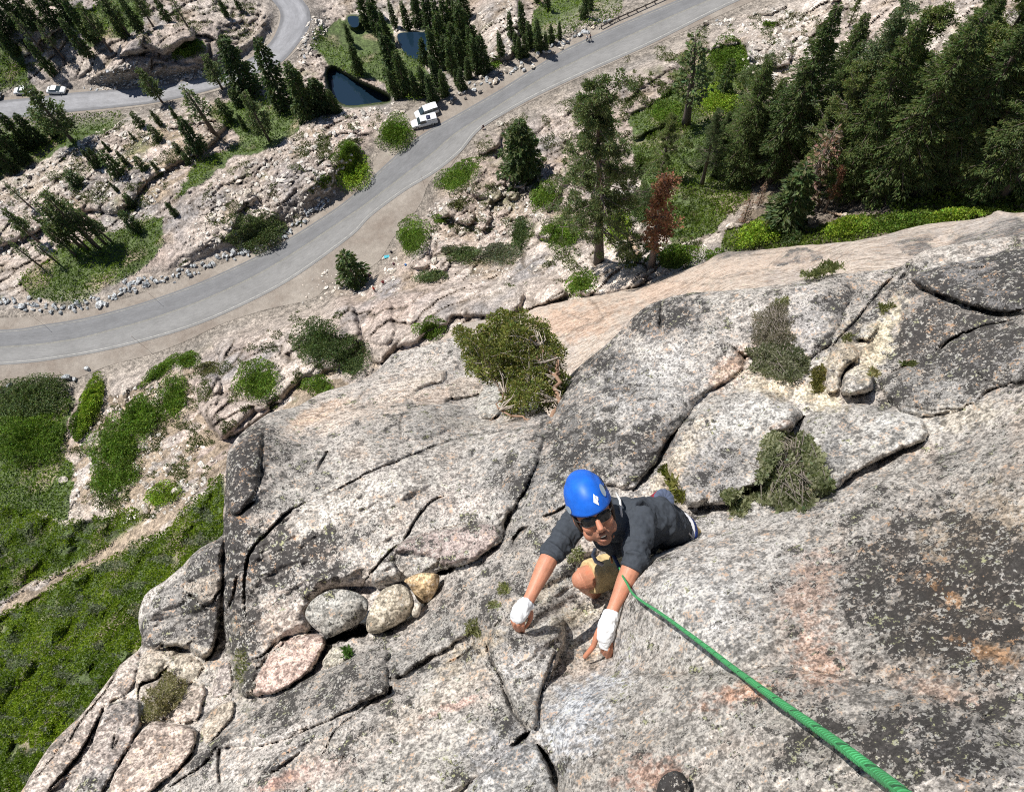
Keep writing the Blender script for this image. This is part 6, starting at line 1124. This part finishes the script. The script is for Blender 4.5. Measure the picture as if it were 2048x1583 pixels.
# ================================================================== cars, people on the ground, guardrail, stakes, log
def frame_at(front, rear, z=None):
    a, b = (G(*front)[0], G(*rear)[0]) if z is None else (flat([front], z)[0], flat([rear], z)[0]); d = a-b; return (a+b)/2, math.atan2(d[1], d[0])
def car(kind, front, rear, z, paint, label, glass_only=False):
    c, hd = frame_at(front, rear, z); L, W = {'pickup': (5.4, 1.9), 'van': (4.9, 1.9), 'saloon': (4.6, 1.8)}[kind]
    root = empty({'pickup': 'pickup_truck', 'van': 'parked_suv', 'saloon': 'parked_car'}[kind], c, label, 'car', None, hd)
    def hull(secs, mat, name, col, par=root):                          # sections: x, half width low, half width top, z low, z top
        m = MB(); V = []
        for x, w0, w1, z0, z1 in secs:
            r = .12*(z1-z0); V += [(x, -w0, z0), (x, -w0*1.02, z0+(z1-z0)*.5), (x, -w1, z1-r), (x, -w1*.86, z1), (x, w1*.86, z1), (x, w1, z1-r), (x, w0*1.02, z0+(z1-z0)*.5), (x, w0, z0)]
        n = len(secs); F = [(i*8+j, i*8+(j+1) % 8, (i+1)*8+(j+1) % 8, (i+1)*8+j) for i in range(n-1) for j in range(8)]+[tuple(range(8))[::-1], tuple((n-1)*8+j for j in range(8))]; m.add(V, F, col); return m.build(name, mat, par, False)
    h = W/2
    hull([(-L/2, h*.93, h*.9, .45, .95), (-L/2+.15, h, h*.97, .35, 1.0), (-L*.2, h, h*.97, .33, 1.02), (L*.18, h, h*.97, .33, 1.02), (L*.36, h*.99, h*.92, .35, .98), (L/2-.12, h*.93, h*.82, .38, .86), (L/2, h*.82, h*.7, .45, .70)], M_PAINT, 'body', paint)
    if kind == 'pickup': cab = [(-.35, .86, .70, 1.0, 1.62), (.1, .86, .72, 1.0, 1.70), (.75, .85, .70, 1.0, 1.68), (1.35, .80, .60, 1.0, 1.12)]; rr = [(-.42, .74, .70, 1.60, 1.69), (.1, .76, .72, 1.66, 1.76), (.72, .74, .68, 1.64, 1.73)]
    elif kind == 'van': cab = [(-L/2+.12, .86, .74, .98, 1.60), (-1.4, .88, .76, 1.0, 1.74), (.6, .87, .74, 1.0, 1.72), (1.45, .82, .6, 1.0, 1.10)]; rr = [(-L/2+.10, .78, .76, 1.60, 1.68), (-1.4, .80, .78, 1.70, 1.81), (.5, .78, .74, 1.68, 1.78)]
    else: cab = [(-1.75, .78, .55, .98, 1.06), (-1.05, .80, .66, 1.0, 1.40), (.25, .80, .66, 1.0, 1.42), (1.15, .78, .55, 1.0, 1.06)]; rr = [(-1.1, .68, .64, 1.36, 1.44), (-.3, .70, .66, 1.40, 1.49), (.3, .68, .62, 1.38, 1.45)]
    hull(cab, M_GLASS, 'windows', (.03, .04, .05)); hull(rr, M_PAINT, 'roof', paint)
    if kind == 'pickup':
        hull([(-L/2+.08, .86, .80, .98, 1.62), (-1.6, .88, .82, 1.0, 1.68), (-.45, .87, .81, 1.0, 1.66)], M_PAINT, 'camper_shell', paint); pn = MB(); pn.box((-1.0, .15, 1.72), .42, .5, .05, c=(.02, .025, .06)); pn.build('roof_box', M_MATT, root)
        for s in (-1, 1): wn = MB(); wn.box((-1.5, s*.86, 1.33), .72, .012, .17, c=(.02, .025, .03)); wn.build('side_window', M_GLASS, root)
    for s in (-1, 1):
        for x in (L*.31, -L*.30):
            w_ = MB(); w_.tube([(x, s*(h-.20), .36), (x, s*(h+.015), .36)], .36, 18, (.02, .02, .02)); wo = w_.build('wheel', M_RUBBER, root, False); w_ = MB(); w_.tube([(x, s*(h-.02), .36), (x, s*(h+.03), .36)], .21, 14, (.5, .5, .5)); w_.build('rim', M_PAINT, wo, False)
        hl = MB(); hl.box((L/2-.10, s*h*.62, .74), .06, .17, .09, c=(.6, .62, .62)); hl.build('headlight', M_PAINT, root); tl = MB(); tl.box((-L/2+.02, s*h*.82, .82), .04, .08, .14, c=(.3, .01, .01)); tl.build('tail_light', M_PAINT, root)
        mr = MB(); mr.box((1.0 if kind != 'saloon' else .75, s*(h+.08), 1.08), .08, .10, .08, c=paint); mr.build('mirror', M_PAINT, root)
    return root
WHT = (.74, .75, .76)
car('pickup', (825, 254), (874, 241), 0, WHT, 'white pickup with camper shell and dark roof box, nearest the road of two parked cars')
car('van', (832, 236), (876, 220), 0, WHT, 'white long-roofed car parked behind the pickup, half hidden by it')
car('saloon', (30, 186), (70, 184), -12, WHT, 'white car on the side road verge just left of the slanting pine')
car('saloon', (140, 184), (93, 184), -12, WHT, 'white car on the side road verge just right of the slanting pine')
car('saloon', (10, 194), (-34, 200), -12, (.02, .02, .025), 'dark car cut by the left edge of the picture on the side road')
# --- small figures
def figure(pos, hd, pose, top, legs, hair, label, hat=None):
    root = empty('person', pos, label, 'person', None, hd); b = MB(); sit = pose == 'sit'
    hz = .45 if sit else .92; hip = np.array([0, 0, hz]); nk = hip+np.array([.10 if sit else .03, 0, .52]); hd_ = nk+np.array([.05, 0, .17]); T = MB(); U2 = MB()
    for s in (-1, 1):
        if sit: kn = hip+[.42, s*.14, .06]; ft = hip+[.45, s*.15, -.40]
        else: kn = hip+[.10*s+.03, s*.10, -.44]; ft = hip+[.20*s, s*.10, -.90]
        toe = ft+[.18, 0, -.02]; h0 = hip+[0, s*.09, 0]; b.tube([h0, kn, ft, toe], [.085, .06, .045, .035], 10); U2.tube([h0+[0, 0, .03], kn, ft+(kn-ft)*.1], [.105, .08, .065], 10, legs)
        sh_ = nk+[0, s*.19, -.06]; el = sh_+[.06, s*.05, -.27]; wr = el+[.20, -s*.04, -.10 if not sit else .0]; b.tube([sh_, el, wr, wr+(wr-el)*.35], [.048, .04, .03, .028], 8); T.tube([sh_, sh_+(el-sh_)*.9], [.068, .058], 8, top)
        for k in range(4): b.tube([wr+(wr-el)*.3, wr+(wr-el)*.72+[0, (k-1.5)*.022, -.01*k]], .011, 5)
    b.tube([hip, hip+[.02, 0, .25], nk, hd_], [.13, .13, .11, .055], 12); b.ball(hd_+[0, 0, .06], (.088, .075, .115)); b.ball(hd_+[.088, 0, .05], (.02, .015, .02), nu=8, nv=6)
    o = b.build('body', M_SKIN, root); remesh(o, .018, 2); T.tube([hip-[0, 0, .02], hip+[.02, 0, .25], nk+[0, 0, -.02]], [.155, .155, .13], 14, top); T.tube([nk+[0, -.19, -.06], nk+[0, .19, -.06]], .075, 10, top); T.build('shirt', M_CLOTH, root); U2.build('trousers', M_CLOTH, root)
    H2 = MB(); H2.ball(hd_+[-.012, 0, .085], (.098, .085, .105), c=hair); H2.build('hat' if hat else 'hair', M_CLOTH, root); return root
figure(G(1174.5, 82.5)[0], 2.6, 'stand', (.7, .7, .7), (.05, .05, .07), (.12, .08, .05), 'walker in a white top on the verge before the guardrail, left one of the pair')
figure(G(1181, 82)[0], 2.4, 'stand', (.05, .05, .07), (.25, .22, .2), (.03, .02, .02), 'walker in dark clothes on the verge before the guardrail, right one of the pair')
figure(G(968, 257, .05)[0], 3.9, 'sit', (.035, .035, .045), (.05, .045, .05), (.6, .6, .6), 'person in dark clothes and pale cap sitting on the boulder at the road edge', True)
figure(G(750, 583)[0], 1.0, 'stand', (.55, .06, .04), (.10, .08, .08), (.06, .03, .02), 'person in a red top among the rubble at the top of the pink slab')
figure(G(742, 553)[0], 4.0, 'sit', (.06, .04, .12), (.03, .03, .05), (.03, .02, .02), 'person in dark purple sitting beside the small fir at the pullout')
figure(G(768, 568)[0], 2.0, 'sit', (.22, .03, .04), (.04, .03, .04), (.03, .02, .02), 'person in dark red sitting right of the one in the red top')
tw = MB(); gx_, gy_ = np.meshgrid(np.linspace(-.5, .5, 14), np.linspace(-.3, .3, 10)); zz_ = .08+.08*fbm(gx_*3, gy_*3, 3, 4); V = np.stack([gx_, gy_, zz_], -1).reshape(-1, 3)
o = mk('towel', V, gridfaces(10, 14)[:, ::-1], M_CLOTH, None, (.07, .36, .44), True, loc=G(774, 514, .12)[0]); tag(o, 'turquoise towel spread on stones at the corner of the dirt pullout', 'towel'); sm_ = o.modifiers.new('thick', 'SOLIDIFY'); sm_.thickness = .02
def pack(u, v, c, lb):
    r = empty('backpack', G(u, v, .05)[0], lb, 'backpack'); m_ = MB(); m_.ball((0, 0, .22), (.20, .17, .30), nu=14, nv=10, c=c, fn=lambda p: np.sign(p)*np.abs(p)**.75); m_.build('bag', M_CLOTH, r); m_ = MB(); m_.ball((.17, 0, .16), (.07, .12, .14), nu=10, nv=8, c=tuple(x*.6 for x in c)); m_.build('pocket', M_CLOTH, r)
    m_ = MB()
    for s in (-1, 1): m_.tube([(-.17, s*.08, .42), (-.24, s*.09, .25), (-.17, s*.08, .05)], .02, 6, (.03, .03, .03))
    m_.build('strap', M_CLOTH, r)
pack(812, 531, (.06, .2, .5), 'blue backpack beside the pale pitted boulder'); pack(783, 505, (.03, .03, .04), 'black backpack above the turquoise towel'); pack(788, 529, (.10, .03, .05), 'dark red backpack on the brown mound')
# guardrail
gr = empty('guardrail', (0, 0, 0), 'dark steel guardrail on posts along the outer edge of the main road near the top', 'guardrail')
L = flat(resample(np.array([(1203, 58), (1235, 41), (1265, 28), (1300, 12), (1345, -8), (1450, -60)], float), 40), 0)
sg_ = np.linalg.norm(np.diff(L[[0, -1]], axis=0)); npst = int(sg_/2.0); Q = resample(L, npst)
for zc, hz in ((.62, .15),):
    m_ = MB(); R = resample(L, 120); t = np.gradient(R, axis=0); t /= np.linalg.norm(t, axis=1)[:, None]; nn = np.stack([-t[:, 1], t[:, 0], 0*t[:, 0]], -1)
    prof = [(-.02, -.16), (.05, -.12), (.05, -.05), (-.02, 0), (.05, .05), (.05, .12), (-.02, .16), (-.05, .16), (-.05, -.16)]; K = len(prof)
    V = np.concatenate([[R[i]+nn[i]*(-a)+np.array([0, 0, zc+b_]) for a, b_ in prof] for i in range(len(R))]); m_.add(V, [(i*K+j, i*K+(j+1) % K, (i+1)*K+(j+1) % K, (i+1)*K+j) for i in range(len(R)-1) for j in range(K)], (.09, .07, .06)); m_.build('rail', M_STEEL, gr, False)
for i, q in enumerate(Q):
    tt_ = L[-1]-L[0]; tt_ /= np.linalg.norm(tt_); n_ = np.array([-tt_[1], tt_[0], 0]); m_ = MB(); m_.box(q+n_*.15+[0, 0, .35], .09, .09, .50, [tt_, n_, (0, 0, 1)], (.08, .065, .055)); m_.build('post', M_STEEL, gr, False)
# snow stakes
for bu, bv, tv, lb in ((296,699,672,'thin snow stake on the inner dirt shoulder of the bend'),(89,650,628,'thin snow stake on the outer shoulder near the left edge'),(316,603,586,'thin snow stake on the outer shoulder by the stone row'),(851,378,352,'thin snow stake at the tip of the dirt pullout'),(548,504,488,'thin snow stake beside the grey green thicket'),(168,775,744,'thin snow stake above the bright strip of shrub')):
    g, h = tree_h(bu, bv, tv); r = empty('snow_stake', g, lb, 'stake'); m_ = MB(); m_.tube([(0, 0, -.2), (0, 0, h*.85)], .022, 6, (.10, .07, .05)); m_.build('pole', M_BARK, r); m_ = MB(); m_.tube([(0, 0, h*.85), (0, 0, h)], .03, 6, (.25, .12, .05)); m_.build('reflector', M_MATT, r)
# fallen logs
for a, b2, r0, lb in (((1243,448),(1276,512),.34,'thick pale fallen log right of the lone pine'),((1490,448),(1560,430),.16,'thin dead log among the young firs at the forest foot'),((715,207),(758,201),.10,'bleached driftwood branch at the near bank of the pond'),((1655,425),(1698,438),.2,'pale broken log right of the rust orange fir')):
    A, B3 = G(*a, r0)[0], G(*b2, r0)[0]; q = np.linspace(0, 1, 12)[:, None]; V = A*(1-q)+B3*q; V[:, 2] = np.linspace(A[2], B3[2], 12)+.1; m_ = MB(); m_.tube(V, np.linspace(r0*.7, r0, 12)*(1+.1*np.sin(np.arange(12)*2.3)), 9, (.42, .31, .22))
    for k in range(4): i = 2+k*2; m_.tube([V[i], V[i]+np.array([.3*(-1)**k, .2, .6])*r0*3], [r0*.25, r0*.08], 5, (.4, .31, .24))
    tag(m_.build('fallen_log', M_BARK), lb, 'log')
